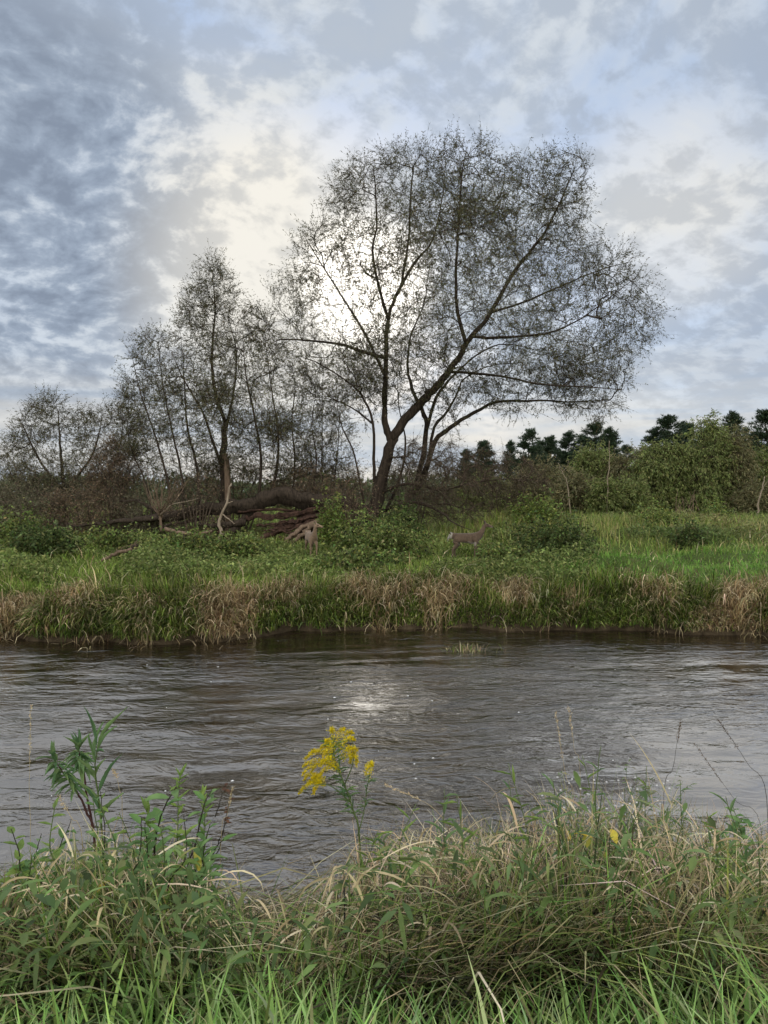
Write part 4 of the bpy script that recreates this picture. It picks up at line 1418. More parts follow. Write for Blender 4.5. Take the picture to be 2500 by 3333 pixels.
# ------------------------------------------------------------------ deer
def fur_mat():
    m, N, L = new_mat('deer_fur')
    at = N.new('ShaderNodeAttribute'); at.attribute_name = 'col'
    tc = N.new('ShaderNodeTexCoord')
    nz = N.new('ShaderNodeTexNoise'); nz.inputs['Scale'].default_value = 18; nz.inputs['Detail'].default_value = 6
    L.new(tc.outputs['Object'], nz.inputs['Vector'])
    mr = N.new('ShaderNodeMapRange'); mr.inputs[1].default_value = .3; mr.inputs[2].default_value = .7; mr.inputs[3].default_value = .75; mr.inputs[4].default_value = 1.25
    L.new(nz.outputs['Fac'], mr.inputs[0])
    mu = N.new('ShaderNodeVectorMath'); mu.operation = 'SCALE'
    L.new(at.outputs['Color'], mu.inputs[0]); L.new(mr.outputs[0], mu.inputs['Scale'])
    b = N.new('ShaderNodeBsdfPrincipled'); b.inputs['Roughness'].default_value = .9; b.inputs['Specular IOR Level'].default_value = .1
    b.inputs['Sheen Weight'].default_value = .2
    L.new(mu.outputs[0], b.inputs['Base Color'])
    o = N.new('ShaderNodeOutputMaterial'); L.new(b.outputs[0], o.inputs[0])
    return m


FUR = fur_mat()


def deer(loc, rz, label, coat, head_turn, scale, pale=1.0):
    """one continuous skinned body: +x is forward"""
    vs, es, rs = [], [], []

    def chain(pts, radii, start=None):
        prev = start
        for p, q in zip(pts, radii):
            vs.append(p); rs.append(q)
            if prev is not None:
                es.append((prev, len(vs) - 1))
            prev = len(vs) - 1
        return prev
    # trunk from the rump to the chest
    chain([(-.52, 0, .80)], [(.11, .13)])
    chain([(-.36, 0, .80)], [(.155, .18)], 0)
    chain([(-.12, 0, .75)], [(.16, .19)], 1)
    chain([(.14, 0, .73)], [(.165, .20)], 2)
    chain([(.36, 0, .76)], [(.14, .19)], 3)
    chain([(.50, 0, .86)], [(.10, .14)], 4)
    ht = head_turn
    ca, sa = math.cos(ht), math.sin(ht)
    neck = (.60, 0, 1.02)
    chain([neck, (.67, 0, 1.17)], [(.075, .09), (.065, .07)], 5)
    k = len(vs) - 1
    hx = .67
    chain([(hx + .07 * ca, .07 * sa, 1.215), (hx + .17 * ca, .17 * sa, 1.18), (hx + .27 * ca, .27 * sa, 1.145), (hx + .31 * ca, .31 * sa, 1.135)],
          [(.068, .068), (.05, .055), (.034, .036), (.026, .028)], k)
    # ears
    for sd in (-1, 1):
        ex, ey = -sa * sd, ca * sd
        chain([(hx + .02 * ca + ex * .045, .02 * sa + ey * .045, 1.27), (hx + ex * .10, ey * .10, 1.33), (hx - .02 * ca + ex * .145, -.02 * sa + ey * .145, 1.385)], [(.022, .022), (.034, .018), (.010, .008)], k + 1)
    # legs
    for sd in (-1, 1):
        chain([(.36 + .04 * sd, .09 * sd, .60), (.37 + .06 * sd, .10 * sd, .42), (.35 + .07 * sd, .10 * sd, .22), (.36 + .07 * sd, .10 * sd, .06), (.39 + .07 * sd, .10 * sd, .015)],
              [(.085, .075), (.045, .04), (.030, .028), (.024, .022), (.032, .026)], 4)
        o = .06 * sd
        chain([(-.38 + o, .10 * sd, .62), (-.32 + o, .105 * sd, .50), (-.47 + o, .105 * sd, .34), (-.46 + o, .105 * sd, .07), (-.43 + o, .105 * sd, .015)],
              [(.11, .085), (.075, .06), (.038, .032), (.025, .023), (.032, .026)], 1)
    # tail
    chain([(-.62, 0, .84), (-.67, 0, .72), (-.68, 0, .62)], [(.045, .04), (.045, .03), (.012, .012)], 0)
    me = bpy.data.meshes.new('deer')
    me.from_pydata(vs, es, [])
    tmp = bpy.data.objects.new('tmp', me); C.objects.link(tmp)
    sk = tmp.modifiers.new('skin', 'SKIN')
    sk.use_smooth_shade = True
    for v, q in zip(me.skin_vertices[0].data, rs):
        v.radius = q
    me.skin_vertices[0].data[0].use_root = True
    sb = tmp.modifiers.new('sub', 'SUBSURF'); sb.levels = 2; sb.render_levels = 2
    dg = bpy.context.evaluated_depsgraph_get()
    ev = tmp.evaluated_get(dg)
    bm = bpy.data.meshes.new_from_object(ev)
    bpy.data.objects.remove(tmp)
    n = len(bm.vertices)
    co = np.empty(n * 3, np.float32); bm.vertices.foreach_get('co', co); co = co.reshape(-1, 3)
    x, y, z = co.T
    coat = np.asarray(coat, float)
    col = np.repeat(coat[None], n, 0)
    col[(z > .80) & (x < .5)] *= 0.82
    col[(z < .40)] = coat * 1.05
    white = np.array([.42, .38, .32]) * pale + np.asarray(coat) * (1 - pale)
    col[(x < -.545) & (z > .45)] = white
    col[(x < -.42) & (np.abs(y) < .075) & (z > .30) & (z < .72)] = white
    col[(z < .60) & (z > .48) & (np.abs(x) < .32)] = coat * .4 + white * .6
    col[(z < .06)] = (.03, .025, .02)
    tip = (x - hx) * ca + y * sa
    col[(z > 1.05) & (tip > .285)] = (.03, .025, .022)
    col[(z > 1.05) & (z < 1.14) & (tip > .10) & (tip < .285)] = white
    col[(z > 1.3)] = coat * .7
    ey = (np.abs(tip - .11) < .022) & (np.abs(z - 1.215) < .02)
    col[ey] = (.01, .01, .01)
    a = bm.attributes.new('col', 'FLOAT_COLOR', 'POINT')
    c4 = np.ones((n, 4), np.float32); c4[:, :3] = col
    a.data.foreach_set('color', c4.ravel())
    bm.materials.clear()
    bm.name = 'deer'
    o = link('deer', bm, FUR)
    o.location = tuple(float(v) for v in loc); o.rotation_euler = (0, 0, rz); o.scale = (scale,) * 3
    return tag(o, label, 'deer', 'deer grazing under the willow')


deer(on_ground(DEER[0][0], 1810, DEER[0][1], 0.0), 0.10, 'grey-brown deer with white rump edge standing side-on, facing right', (.125, .086, .058), -0.35, 1.0)
deer(on_ground(DEER[1][0], 1795, DEER[1][1], 0.0), -1.25, 'tan deer standing end-on beside the pale torn strands, left of the other deer', (.27, .185, .12), 1.1, 0.98, 0.25)



# ------------------------------------------------------------------ near bank
def prof(px, table):
    a = np.array(table, float)
    return np.interp(px, a[:, 0], a[:, 1])


TOPS = [(-300, 2830), (0, 2830), (120, 2760), (200, 2700), (350, 2680), (600, 2710), (680, 2810), (750, 2900), (900, 2930), (1030, 2880), (1100, 2760), (1250, 2680), (1450, 2660), (1600, 2650), (1780, 2540), (1900, 2480), (2050, 2470), (2200, 2540), (2330, 2610), (2500, 2670), (2800, 2700)]


def near_grass():
    r = np.random.default_rng(501)
    STR = [(0.33, 0.26, 0.15), (0.22, 0.165, 0.09), (0.43, 0.36, 0.24), (0.13, 0.09, 0.05)]
    GRN = [(0.066, 0.104, 0.020), (0.092, 0.128, 0.029), (0.042, 0.070, 0.016), (0.122, 0.140, 0.044)]
    # matted tall grass down the slope
    n = 31000
    Y = r.uniform(2.45, 4.35, n)
    X = r.uniform(-0.66, 0.66, n) * Y
    z = near_z(X, Y)
    px = 1250 + X / Y * FPX
    top = prof(px, TOPS) + 25 + np.abs(r.normal(size=n)) * 50 * np.where(r.random(n) < .12, -.9, 1)
    ztop = CAM_Z - (top - 1610) / FPX * Y
    room = np.clip(ztop - z, 0.10, 1.25)
    clump = vn(X, Y, 51, 2.2) + .7 * vn(X, Y, 52, 5.0)
    dry = (clump + r.normal(size=n) * .6 + np.where(px > 900, .28, -.2)) > 0.40
    col = np.where(dry[:, None], jitter_col(n, STR, [.35, .25, .2, .2], .3, r), jitter_col(n, GRN, None, .38, r))
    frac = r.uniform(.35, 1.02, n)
    low = (frac + r.normal(size=n) * .08) < .74  # short blades: dark thatch, darkened further to paint shade low in the mat
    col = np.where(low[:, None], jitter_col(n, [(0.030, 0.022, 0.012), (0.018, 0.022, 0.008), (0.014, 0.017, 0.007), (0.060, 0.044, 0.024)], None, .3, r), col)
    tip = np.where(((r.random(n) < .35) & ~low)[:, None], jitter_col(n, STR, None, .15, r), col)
    lean = np.abs(r.normal(size=n)) * .38
    bend = r.uniform(.2, 2.0, n)
    # length so that the bent blade stays under the clump's top
    eff = np.cos(np.clip(lean + bend * .35, 0, 1.35))
    L = np.clip(room * frac / np.maximum(eff, .45), .12, 1.3)
    az = 2.0 + 2.6 * vn(X, Y, 53, 2.8) + r.normal(size=n) * 1.25
    w = r.uniform(.005, .0145, n)
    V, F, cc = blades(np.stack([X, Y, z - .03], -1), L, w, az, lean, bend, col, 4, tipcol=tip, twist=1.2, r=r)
    # clumps keep their own outline: blades that would stray far over a neighbouring hollow are left out
    B = V.reshape(n, 10, 3)
    bx = 1250 + B[..., 0] / B[..., 1] * FPX
    by = 1610 + (CAM_Z - B[..., 2]) / B[..., 1] * FPX
    over = (prof(bx, TOPS) - by).max(1)
    keep = (over < r.exponential(38, n) - 10)
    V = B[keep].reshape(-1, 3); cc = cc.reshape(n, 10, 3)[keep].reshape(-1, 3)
    F = F.reshape(n, 4, 4)[:keep.sum()].reshape(-1, 4)
    bag = Bag()
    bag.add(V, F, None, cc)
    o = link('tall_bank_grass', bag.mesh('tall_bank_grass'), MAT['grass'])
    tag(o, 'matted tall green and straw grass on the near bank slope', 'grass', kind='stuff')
    # curled pale dead blades lying on top of the mat
    n = 1900
    Y = r.uniform(2.5, 3.9, n); X = r.uniform(-0.62, 0.62, n) * Y
    px = 1250 + X / Y * FPX
    ztop = CAM_Z - (prof(px, TOPS) + 60 - 1610) / FPX * Y
    z = near_z(X, Y)
    zz = z + np.clip(ztop - z, .1, 1.0) * r.uniform(.3, .95, n)
    bag = Bag()
    bag.add(*_b(blades(np.stack([X, Y, zz], -1), r.uniform(.08, .30, n), r.uniform(.004, .014, n), r.uniform(0, 2 * PI, n), r.uniform(.2, 1.5, n), r.uniform(.4, 3.0, n), jitter_col(n, STR[:3], [.45, .2, .35], .15, r), 7, twist=1.4, r=r)))
    o = link('dead_leaf_blades', bag.mesh('dead_leaf_blades'), MAT['grass'])
    tag(o, 'curled pale dead grass blades strewn over the near bank', 'dry grass', kind='stuff')
    # fresh green blades along the bottom of the view
    n = 6800
    Y = np.concatenate([r.uniform(1.35, 2.55, n - 1500), r.uniform(2.4, 3.0, 1500)]); X = r.uniform(-0.68, 0.68, n) * np.maximum(Y, 1.6)
    z = near_z(X, Y)
    fade = np.clip((2.75 - Y) / .5, 0.25, 1)
    FR = [(0.135, 0.220, 0.055), (0.165, 0.245, 0.075), (0.070, 0.125, 0.028), (0.190, 0.240, 0.100)]
    L = r.uniform(.22, .52, n) * (.75 + .25 * fade) * (1 + .25 * vn(X, Y, 55, 3.0))
    bag = Bag()
    col = jitter_col(n, FR, None, .28, r)
    bag.add(*_b(blades(np.stack([X, Y, z - .03], -1), L, r.uniform(.008, .022, n), r.uniform(0, 2 * PI, n), np.abs(r.normal(size=n)) * .36, r.uniform(.3, 2.2, n), col, 5, twist=1.0, r=r)))
    o = link('fresh_grass', bag.mesh('fresh_grass'), MAT['grass'])
    tag(o, 'fresh bright green grass along the bottom of the view', 'grass', kind='stuff')
    # small weeds and leaf litter between the stems
    n = 9000
    Y = r.uniform(2.3, 4.1, n); X = r.uniform(-0.64, 0.64, n) * Y
    px = 1250 + X / Y * FPX
    z = near_z(X, Y)
    ztop = CAM_Z - (prof(px, TOPS) + 90 - 1610) / FPX * Y
    zz = z + np.clip(ztop - z, .05, .9) * r.random(n)
    lf = ((px < 750) & (r.random(n) < .9)) | (r.random(n) < .35)
    X, Y, zz = X[lf], Y[lf], zz[lf]
    m = len(X)
    V, F4, F3, cc = strap_leaves(np.stack([X, Y, zz], -1), unit(rand_unit(m, r) * np.array([1, 1, .5]) + np.array([0, -.25, .25])), r.uniform(.05, .13, m), r.uniform(.010, .030, m), jitter_col(m, [(0.075, 0.112, 0.034), (0.10, 0.14, 0.048), (0.055, 0.085, 0.03), (0.14, 0.16, 0.06)], [.35, .3, .25, .1], .2, r), r, .35)
    o = link('low_weeds', mesh_np('low_weeds', V, F4, F3, cc, True), MAT['broad'])
    tag(o, 'small leafy weeds mixed through the near bank grass', 'weeds', kind='stuff')


near_grass()


# --- plants one can pick out on the near bank
def leaf_mesh(name, shape, cols, seed, n=7):
    """a leaf 1 long along +y, 1 wide, folded along the rib and curled down; a few colour sports are separate meshes"""
    r = np.random.default_rng(seed)
    t = np.linspace(0, 1, n)
    if shape == 'oval':
        w = np.sin(PI * t ** 0.85) ** 0.8
    elif shape == 'lance':
        w = np.sin(PI * t ** 0.7) ** 0.9
    else:
        w = np.sin(PI * np.clip(t, 0, 1) ** 0.55)
    w[0] = .08; w[-1] = 0.01
    zc = -0.22 * t ** 2 + 0.05 * np.sin(t * 5 + seed)
    V = []
    for i in range(n):
        e = 0.03 * r.normal()
        V += [(-.5 * w[i], t[i], zc[i] + .16 * w[i] + e), (-.25 * w[i], t[i], zc[i] + .07 * w[i]), (0, t[i], zc[i]), (.25 * w[i], t[i], zc[i] + .07 * w[i]), (.5 * w[i], t[i], zc[i] + .16 * w[i] - e)]
    F = [(i * 5 + j, i * 5 + j + 1, i * 5 + j + 6, i * 5 + j + 5) for i in range(n - 1) for j in range(4)]
    col = np.repeat(jitter_col(n, cols, None, .10, r), 5, 0)
    return mesh_np(name, V, F, None, col, smooth=True)


LEAFM = {
    'broad': [leaf_mesh('broad_leaf', 'oval', [c], 600 + i) for i, c in enumerate([(0.085, 0.150, 0.045), (0.105, 0.170, 0.060), (0.065, 0.115, 0.038)])],
    'yellow': [leaf_mesh('yellow_leaf', 'oval', [c], 610 + i) for i, c in enumerate([(0.50, 0.36, 0.04), (0.36, 0.30, 0.05), (0.26, 0.25, 0.05)])],
    'lance': [leaf_mesh('lance_leaf', 'lance', [c], 620 + i) for i, c in enumerate([(0.060, 0.105, 0.045), (0.085, 0.135, 0.055), (0.110, 0.165, 0.060)])],
    'lime': [leaf_mesh('lime_leaf', 'lance', [c], 630 + i) for i, c in enumerate([(0.135, 0.190, 0.045), (0.110, 0.165, 0.040)])],
    'brown': [leaf_mesh('brown_leaf', 'oval', [c], 640 + i) for i, c in enumerate([(0.055, 0.028, 0.018), (0.085, 0.045, 0.026)])],
    'straw': [leaf_mesh('straw_leaf', 'lance', [c], 650 + i) for i, c in enumerate([(0.46, 0.36, 0.22), (0.40, 0.30, 0.18)])],
}


def put_leaf(parent, kind, pos, d, L, W, r, roll=0.5, name='leaf'):
    me = LEAFM[kind][r.integers(len(LEAFM[kind]))]
    o = link(name, me, MAT['broad'], parent)
    d = unit(np.asarray(d, float))
    side = unit(np.cross(d, UP) + r.normal(size=3) * roll * .3)
    nrm = np.cross(side, d)
    side = np.cross(d, nrm)
    m = Matrix(((side[0], d[0], nrm[0]), (side[1], d[1], nrm[1]), (side[2], d[2], nrm[2])))
    o.rotation_mode = 'QUATERNION'
    o.rotation_quaternion = m.to_quaternion()
    o.location = tuple(float(v) for v in pos)
    o.scale = (W, L, (W + L) * .5)
    return o


def near_base(px, py, Y):
    p = P(px, py, Y)
    p[2] = near_z(p[0], p[1]) - .03
    return p


def plant(name, label, cat, Y, stems, kind, L, W, per, seed, stem_mat='stem_green', r0=.006, tilt=.5, t0=.3, group=None, end=0, extra=None, droop=0.0):
    """stems: list of pixel polylines (first point at the root); leaves alternate up each stem"""
    r = np.random.default_rng(seed)
    root = near_base(stems[0][0][0], stems[0][0][1], Y)
    t = thing(name, root, label, cat, group)
    bv = np.asarray(t.location)
    for si, st in enumerate(stems):
        Ys = np.linspace(Y, Y + r.normal() * .12, len(st))
        pts = PL(st, Ys)
        if si == 0 or abs(pts[0][2] - root[2]) < .35:
            pts[0][2] = near_z(pts[0][0], pts[0][1]) - .03
        me, s = tube_mesh('stem', pts - bv, r0 if si == 0 else r0 * .8, r0 * .35, 20, 6, wob=.0015, r=r)
        link('stem', me, MAT[stem_mat], t)
        cnt = per if np.isscalar(per) else per[si]
        tg = unit(np.gradient(s, axis=0))
        for k in range(cnt):
            u = t0 + (1 - t0) * (k + r.uniform(0, .8)) / max(cnt, 1)
            i = min(int(u * 19), 19)
            a = k * 2.4 + r.uniform(-.5, .5)
            out = np.array([math.cos(a), math.sin(a), 0])
            d = unit(out * tilt + tg[i] * (1 - tilt) * 1.1 + UP * (r.normal() * .15 - droop))
            f = (1.15 - .55 * u) * r.uniform(.75, 1.15)
            put_leaf(t, kind, s[i], d, L * f, W * f, r)
        for k in range(end):
            d = unit(rand_unit(1, r)[0] * .7 + tg[-1])
            put_leaf(t, kind, s[-1 - (k % 2)], d, L * r.uniform(.5, .9), W * r.uniform(.5, .9), r)
    if extra:
        extra(t, bv, r)
    return t


def near_plants():
    # goldenrod
    Y = 3.55
    r = np.random.default_rng(701)
    root = near_base(1185, 2960, Y)
    t = thing('goldenrod', root, 'yellow flowering goldenrod leaning out over the river from the near bank', 'flower')
    bv = np.asarray(t.location)
    main = np.vstack([[root], PL([(1172, 2760), (1150, 2640), (1120, 2550), (1095, 2490), (1085, 2430), (1090, 2400)], Y)])
    me, s = tube_mesh('stem', main - bv, .006, .002, 30, 6, r=r)
    link('stem', me, MAT['stem_green'], t)
    side = [np.vstack([P(1122, 2555, Y), P(1150, 2480, Y - .03), P(1150, 2420, Y - .03), P(1152, 2392, Y)]), np.vstack([P(1140, 2610, Y), P(1080, 2560, Y - .05), P(1030, 2555, Y - .08), P(985, 2580, Y - .1)]),
            np.vstack([P(1165, 2720, Y), P(1185, 2640, Y + .05), P(1195, 2560, Y + .05), P(1205, 2520, Y)])]
    for q in side:
        link('stem', tube_mesh('stem', q - bv, .0035, .0012, 14, 5, r=r)[0], MAT['stem_green'], t)
    ymat = MAT['goldenrod'] = foliage_mat('goldenrod_flower', .35, .7, .1, 60, .3)
    # plumes: arching one-sided sprays of tiny florets; (start, tip) in photograph pixels
    sprays = [((1088, 2440), (1078, 2388)), ((1092, 2440), (1120, 2378)), ((1095, 2450), (1150, 2392)), ((1100, 2455), (1155, 2415)), ((1105, 2470), (1165, 2450)), ((1110, 2485), (1165, 2485)),
              ((1085, 2450), (1060, 2420)), ((1088, 2460), (1045, 2440)), ((1092, 2470), (1010, 2455)), ((1096, 2480), (992, 2476)), ((1100, 2490), (986, 2500)), ((1105, 2500), (982, 2530)), ((1108, 2505), (1010, 2520)),
              ((1090, 2470), (1050, 2470)), ((1094, 2485), (1040, 2500)), ((1110, 2515), (1040, 2530)), ((1120, 2460), (1150, 2460)),
              ((1060, 2560), (972, 2590)), ((1055, 2556), (1000, 2560)), ((1050, 2555), (1020, 2590)), ((1045, 2556), (990, 2545)), ((1062, 2560), (1015, 2540)), ((1150, 2470), (1160, 2500)), ((1148, 2480), (1140, 2490)), ((1200, 2545), (1212, 2500)), ((1207, 2510), (1190, 2530))]
    for a, b in sprays:
        dz = r.normal() * .05
        A = P(a[0], a[1], Y + dz * .3); B = P(b[0], b[1], Y + dz)
        up = .022 * (1 + r.random())
        c = np.array([A, A * .55 + B * .45 + UP * up, A * .2 + B * .8 + UP * up * .8, B])
        q = spline(c, 26)
        m = 330 if abs(a[0] - b[0]) + abs(a[1] - b[1]) > 40 else 200
        u = r.uniform(.08, 1, m)
        pos = np.stack([np.interp(u * 25, np.arange(26), q[:, j]) for j in range(3)], -1)
        pos = pos + r.normal(size=(m, 3)) * np.array([.009, .009, .008])[None] * (1.25 - u)[:, None] + UP * .006
        V, F, cc = kite_leaves(pos - bv, unit(rand_unit(m, r) + UP * .5), r.uniform(.005, .010, m), r.uniform(.003, .006, m), jitter_col(m, [(0.40, 0.325, 0.006), (0.36, 0.27, 0.005), (0.44, 0.38, 0.02), (.26, .22, .012)], [.4, .3, .2, .1], .12, r), r, 0)
        bag = Bag(); bag.add(V, None, F, cc)
        V, F4 = tubes((q - bv)[None], np.linspace(.0014, .0006, 26)[None], 4)
        bag.add(V, F4, None, (0.16, 0.18, 0.04))
        link('flower_spray', bag.mesh('flower_spray'), ymat, t)
    for k in range(64):
        i = int(r.uniform(9, 26))
        a = r.uniform(0, 2 * PI)
        put_leaf(t, 'lance', s[i], unit(np.array([math.cos(a), math.sin(a), .25 + .3 * r.random()])), r.uniform(.05, .095), r.uniform(.007, .012), r)
    for k in range(26):
        i = r.integers(4, 13)
        q = spline(side[2] - bv, 14)
        a = r.uniform(0, 2 * PI)
        put_leaf(t, 'lance', q[i], unit(np.array([math.cos(a), math.sin(a), .3])), r.uniform(.03, .06), r.uniform(.005, .009), r)

    # drooping-leaved sapling at the left
    plant('willowherb', 'dark-stemmed sapling with a drooping leaf tuft, leftmost tall plant on the near bank', 'plant', 3.45,
          [[(340, 2980), (310, 2760), (280, 2640), (240, 2560), (200, 2510), (175, 2470)], [(300, 2690), (285, 2600), (275, 2530), (262, 2470), (255, 2440)]], 'lance', .13, .026, (44, 34), 711, 'stem_red', .007, .85, .6, end=9, droop=.45)
    plant('reed', 'upright broad-bladed reed standing right against the drooping sapling', 'reed', 3.4,
          [[(345, 3000), (335, 2780), (322, 2620), (310, 2500), (318, 2430)]], 'lance', .26, .018, 9, 712, 'stem_green', .006, .35, .35, end=3)
    # broad-leaved milkweed-like plants, left
    plant('broadleaf_weed', 'broad-leaved weed with large oval leaves in the left clump, dark slender stem', 'plant', 3.15,
          [[(505, 3080), (505, 2880), (508, 2720), (540, 2620), (575, 2560)]], 'broad', .15, .062, 11, 713, 'stem_dark', .006, .75, .12)
    plant('broadleaf_weed', 'leafy weed with two dark forked stems at the right of the left clump', 'plant', 3.25,
          [[(590, 3080), (600, 2900), (640, 2730), (665, 2620), (690, 2570)], [(610, 2860), (660, 2800), (700, 2760), (730, 2730)]], 'broad', .12, .040, (12, 4), 714, 'stem_dark', .006, .7, .2)
    plant('lime_weed', 'yellow-green leafy shoot with a bright top, between the two dark-stemmed weeds', 'plant', 3.3,
          [[(565, 3000), (575, 2850), (580, 2700), (580, 2580), (585, 2530)]], 'lime', .085, .022, 26, 715, 'stem_green', .004, .6, .3, end=5)
    plant('lime_weed', 'low yellow-green leaf tuft right of the drooping sapling', 'plant', 3.25,
          [[(470, 3000), (480, 2850), (490, 2720), (478, 2640)]], 'lime', .10, .028, 22, 716, 'stem_green', .004, .65, .35, end=5)
    plant('lime_weed', 'bushy lime-green shoot on the right edge of the left clump', 'plant', 3.3,
          [[(640, 3010), (650, 2880), (662, 2760), (668, 2640), (660, 2590)]], 'lime', .07, .018, 34, 717, 'stem_green', .004, .6, .3, end=5)
    plant('dock_weed', 'spreading dark green leaves low in the left clump', 'plant', 2.9,
          [[(400, 3140), (400, 2990), (380, 2880), (370, 2810)], [(420, 3140), (450, 2980), (470, 2860)]], 'broad', .16, .055, (8, 7), 718, 'stem_green', .006, .8, .1)

    def yl(places):
        def fn(t, bv, r):
            for px, py, Yl, L_, W_, dx, dz in places:
                put_leaf(t, 'yellow', P(px, py, Yl) - bv, unit(np.array([dx, -.3, dz])), L_, W_, r)
        return fn
    plant('yellowing_weed', 'weed with yellowed leaves in the left clump near the water', 'plant', 3.05,
          [[(640, 3080), (645, 2920), (630, 2790), (625, 2720)]], 'broad', .09, .035, 5, 719, 'stem_dark', .005, .7, .3, extra=yl([(630, 2775, 3.0, .075, .035, .5, -.7), (365, 2870, 2.95, .10, .04, -.8, -.4), (640, 2790, 3.0, .06, .03, .3, -.8)]))
    # dead seed stalk with dark curled leaves
    plant('dead_stalk', 'dead stalk with dark brown curled leaves leaning over the water', 'stalk', 3.4,
          [[(650, 3020), (680, 2860), (715, 2760), (735, 2660), (760, 2570)], [(690, 2790), (720, 2720), (745, 2655)], [(700, 2660), (720, 2600), (735, 2555)]], 'brown', .045, .026, (5, 3, 4), 720, 'stem_dark', .0035, .8, .75)
    # right side
    plant('broadleaf_weed', 'dark green broad-leaved weed at the right edge of the near bank', 'plant', 3.1,
          [[(2390, 3080), (2380, 2920), (2375, 2800), (2400, 2700), (2420, 2660)], [(2420, 3050), (2440, 2880), (2450, 2760)]], 'broad', .13, .042, (16, 10), 721, 'stem_green', .006, .75, .2)
    plant('broadleaf_weed', 'weed with oval leaves standing in front of the bright water near the right edge', 'plant', 3.3,
          [[(2440, 2980), (2430, 2820), (2410, 2700), (2385, 2620)]], 'broad', .085, .034, 11, 722, 'stem_green', .004, .7, .4)
    plant('star_weed', 'star-shaped rosette of pointed green leaves in the middle of the right grass mat', 'plant', 2.75,
          [[(1990, 3080), (1988, 2980), (1986, 2900)]], 'broad', .10, .034, 3, 723, 'stem_green', .004, .8, .6, end=8)
    plant('yellowing_weed', 'weed with yellow and cream leaves on top of the right grass mat', 'plant', 3.0,
          [[(1960, 3000), (1930, 2860), (1900, 2760), (1880, 2700)], [(1975, 2980), (1980, 2850), (1985, 2720)]], 'lance', .06, .016, (8, 6), 724, 'stem_dark', .004, .7, .4,
          extra=yl([(1845, 2705, 2.95, .045, .022, .3, -.9), (1870, 2715, 2.95, .075, .028, .9, .1), (1905, 2715, 2.95, .055, .035, .1, -.9), (1970, 2795, 2.9, .045, .018, 0, .9), (1985, 2700, 2.95, .06, .04, .3, -.5)]))
    # the tangle of leafy weeds that fills the left clump, and narrower ones through the right mat
    rw = np.random.default_rng(740)
    nth = ['first', 'second', 'third', 'fourth', 'fifth', 'sixth', 'seventh', 'eighth', 'ninth', 'tenth', 'eleventh', 'twelfth', 'thirteenth', 'fourteenth', 'fifteenth']
    for k in range(15):
        x0 = 60 + k * 43 + rw.normal() * 12
        y1 = prof(x0, TOPS) - rw.uniform(-10, 130)
        plant('leafy_weed', ('leafy green weed' if k % 3 else 'yellow-green leafy weed') + ' in the left near clump, ' + nth[k] + ' from the left edge', 'plant', rw.uniform(2.85, 3.35),
              [[(x0, 3080), (x0 + rw.normal() * 15, 2930), (x0 + rw.normal() * 25, (2930 + y1) / 2), (x0 + rw.normal() * 40, y1)]], 'broad' if k % 3 else 'lime', rw.uniform(.08, .13), rw.uniform(.026, .048), int(rw.integers(10, 17)), 760 + k, 'stem_green' if k % 2 else 'stem_dark', .0045, .7, .25, group='leafy weeds of the left clump')
    for k in range(14):
        x0 = 1180 + k * 95 + rw.normal() * 25
        y1 = prof(x0, TOPS) - rw.uniform(-40, 110)
        plant('narrow_leaf_weed', ('narrow-leaved green weed' if k % 2 else 'lime narrow-leaved weed') + ' in the right near mat, ' + nth[k] + ' right of the goldenrod', 'plant', rw.uniform(2.8, 3.4),
              [[(x0, 3080), (x0 - 10 + rw.normal() * 15, 2930), (x0 - 25 + rw.normal() * 25, (2930 + y1) / 2), (x0 - 40 + rw.normal() * 40, y1)]], 'lance' if k % 2 else 'lime', rw.uniform(.09, .15), rw.uniform(.014, .022), int(rw.integers(10, 16)), 790 + k, 'stem_green', .004, .6, .25, group='narrow-leaved weeds of the right mat')
    # fine aster with tiny white flowers
    r = np.random.default_rng(731)
    root = near_base(1980, 2960, 3.35)
    t = thing('white_aster', root, 'airy aster bush with tiny white flowers on the right of the near bank', 'plant')
    bv = np.asarray(t.location)
    wm = MAT['aster'] = plain_mat('white_petal', (.78, .78, .80), .6, .05)
    fl = Bag()
    for k in range(34):
        x1 = 1800 + r.uniform(0, 480); y1 = 2470 + r.uniform(0, 220) + abs(x1 - 2000) * .22
        pts = PL([(1960 + r.normal() * 30, 2940), (1960 + (x1 - 1960) * .45 + r.normal() * 15, 2760), (x1, y1)], np.linspace(3.35, 3.35 + r.normal() * .12, 3))
        me, s = tube_mesh('stem', pts - bv, .003, .0008, 14, 4, wob=.004, r=r)
        link('stem', me, MAT['stem_green'], t)
        m = 46
        i = r.integers(4, 14, m)
        d = unit(rand_unit(m, r) + UP * .5)
        V, F, cc = kite_leaves(s[i] + r.normal(size=(m, 3)) * .012, d, r.uniform(.02, .05, m), r.uniform(.003, .007, m), jitter_col(m, [(0.08, 0.125, 0.045), (0.11, 0.155, 0.06), (0.14, 0.13, 0.06)], None, .2, r), r)
        link('fine_leaves', mesh_np('fine_leaves', V, None, F, cc), MAT['broad'], t, kind='stuff')
    for k in range(42):
        c = P(1760 + r.uniform(0, 420), 2520 + r.uniform(0, 130), 3.3 + r.normal() * .08) - bv
        a = np.linspace(0, 2 * PI, 9)[:-1]
        V = np.vstack([[c], np.stack([c[0] + .0045 * np.cos(a), np.full(8, c[1] - .001) + .002 * np.sin(3 * a), c[2] + .0045 * np.sin(a)], -1)])
        F = [(0, 1 + i, 1 + (i + 1) % 8) for i in range(8)]
        link('flower', mesh_np('flower', V, None, F), wm, t)
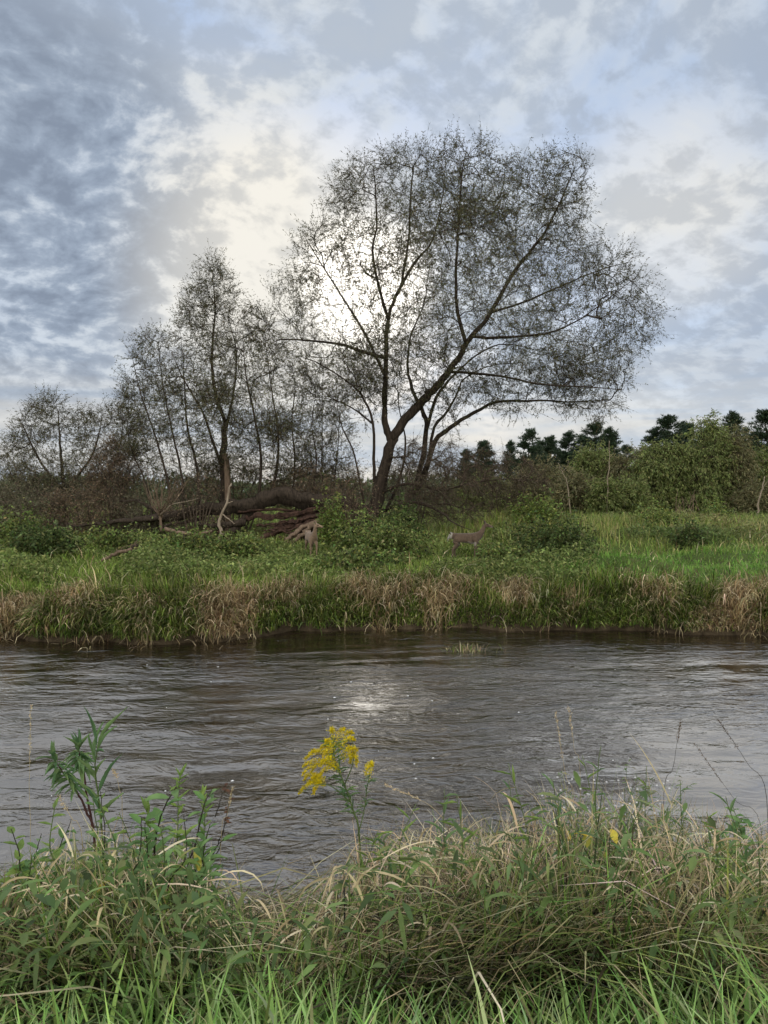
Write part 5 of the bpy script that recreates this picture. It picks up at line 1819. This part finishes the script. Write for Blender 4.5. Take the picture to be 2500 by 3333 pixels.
    # thin straw seed stalks that rise above the mat
    rows = [([(100, 2790), (96, 2560), (100, 2300)], 3.2, 'thin pale seed stalk at the far left, tallest of the stalks', .0016),
            ([(270, 2760), (230, 2660), (190, 2590)], 3.2, 'leaning straw stalk left of the drooping sapling', .0022),
            ([(720, 2740), (740, 2650), (757, 2560)], 3.3, 'short pale stalk beside the dead brown stalk', .0016),
            ([(400, 2700), (392, 2580), (370, 2505)], 3.4, 'straw stalk with a seed head between sapling and lime-green tuft', .002),
            ([(1560, 2860), (1420, 2640), (1255, 2555)], 3.4, 'straw stalk leaning left, first right of the goldenrod', .0022),
            ([(1870, 2650), (1840, 2520), (1808, 2320)], 3.4, 'tall pale stalk at the left of the white aster', .0018),
            ([(2160, 2620), (2190, 2500), (2215, 2350)], 3.5, 'thin dark stalk with brown seed head right of the white aster', .0018),
            ([(2500, 2640), (2430, 2480), (2335, 2340)], 3.4, 'long dark thin stalk slanting up left near the right edge', .0018),
            ([(2480, 2720), (2390, 2600), (2260, 2420)], 3.5, 'faint long stalk below the dark slanting one near the right edge', .0014),
            ([(1890, 2560), (1870, 2440), (1850, 2300)], 3.6, 'second pale stalk left of the white aster, slightly farther out', .0014)]
    for i, (pts, Y, lab, rr) in enumerate(rows):
        r = np.random.default_rng(750 + i)
        b = near_base(pts[0][0], 2950, Y)
        t = thing('seed_stalk', b, lab, 'stalk', 'seed stalks above the near bank')
        bv = np.asarray(t.location)
        me, s = tube_mesh('stem', np.vstack([[b], PL(pts, Y)]) - bv, rr * 1.0, rr * .4, 20, 5, wob=.0012, r=r)
        link('stem', me, MAT['stem_dark' if 'dark' in lab else 'straw'], t)
        m = 60
        u = r.uniform(16.5 if 'seed head' in lab else 14.5, 19, m)
        pos = np.stack([np.interp(u, np.arange(20), s[:, j]) for j in range(3)], -1) + r.normal(size=(m, 3)) * .003
        V, F, cc = kite_leaves(pos, unit(rand_unit(m, r) * .6 + (s[-1] - s[-4]) / .1), .014, .003, jitter_col(m, [(.44, .36, .22), (.30, .22, .12)] if 'dark' not in lab else [(.10, .06, .03), (.06, .04, .025)], None, .15, r), r)
        link('seed_head', mesh_np('seed_head', V, None, F, cc), MAT['broad'], t)


near_plants()


def foam():
    """flecks of foam and floating bits on the water"""
    r = np.random.default_rng(801)
    bag = Bag()
    for k in range(45):
        Yf = 1 / r.uniform(1 / 15, 1 / 4.8)
        Xf = r.uniform(-.5, .35) * Yf
        n = 7
        a = np.linspace(0, 2 * PI, n + 1)[:-1]
        R = r.uniform(.004, .013) * (1 + .4 * r.normal(size=n))
        V = np.vstack([[(Xf, Yf, .026)], np.stack([Xf + 1.6 * R * np.cos(a), Yf + R * np.sin(a), np.full(n, .012)], -1)])
        bag.add(V, None, [(0, 1 + i, 1 + (i + 1) % n) for i in range(n)])
    o = link('foam_flecks', bag.mesh('foam_flecks', True), MAT['foam'])
    tag(o, 'scattered white foam flecks drifting on the river', 'foam', kind='stuff')


foam()
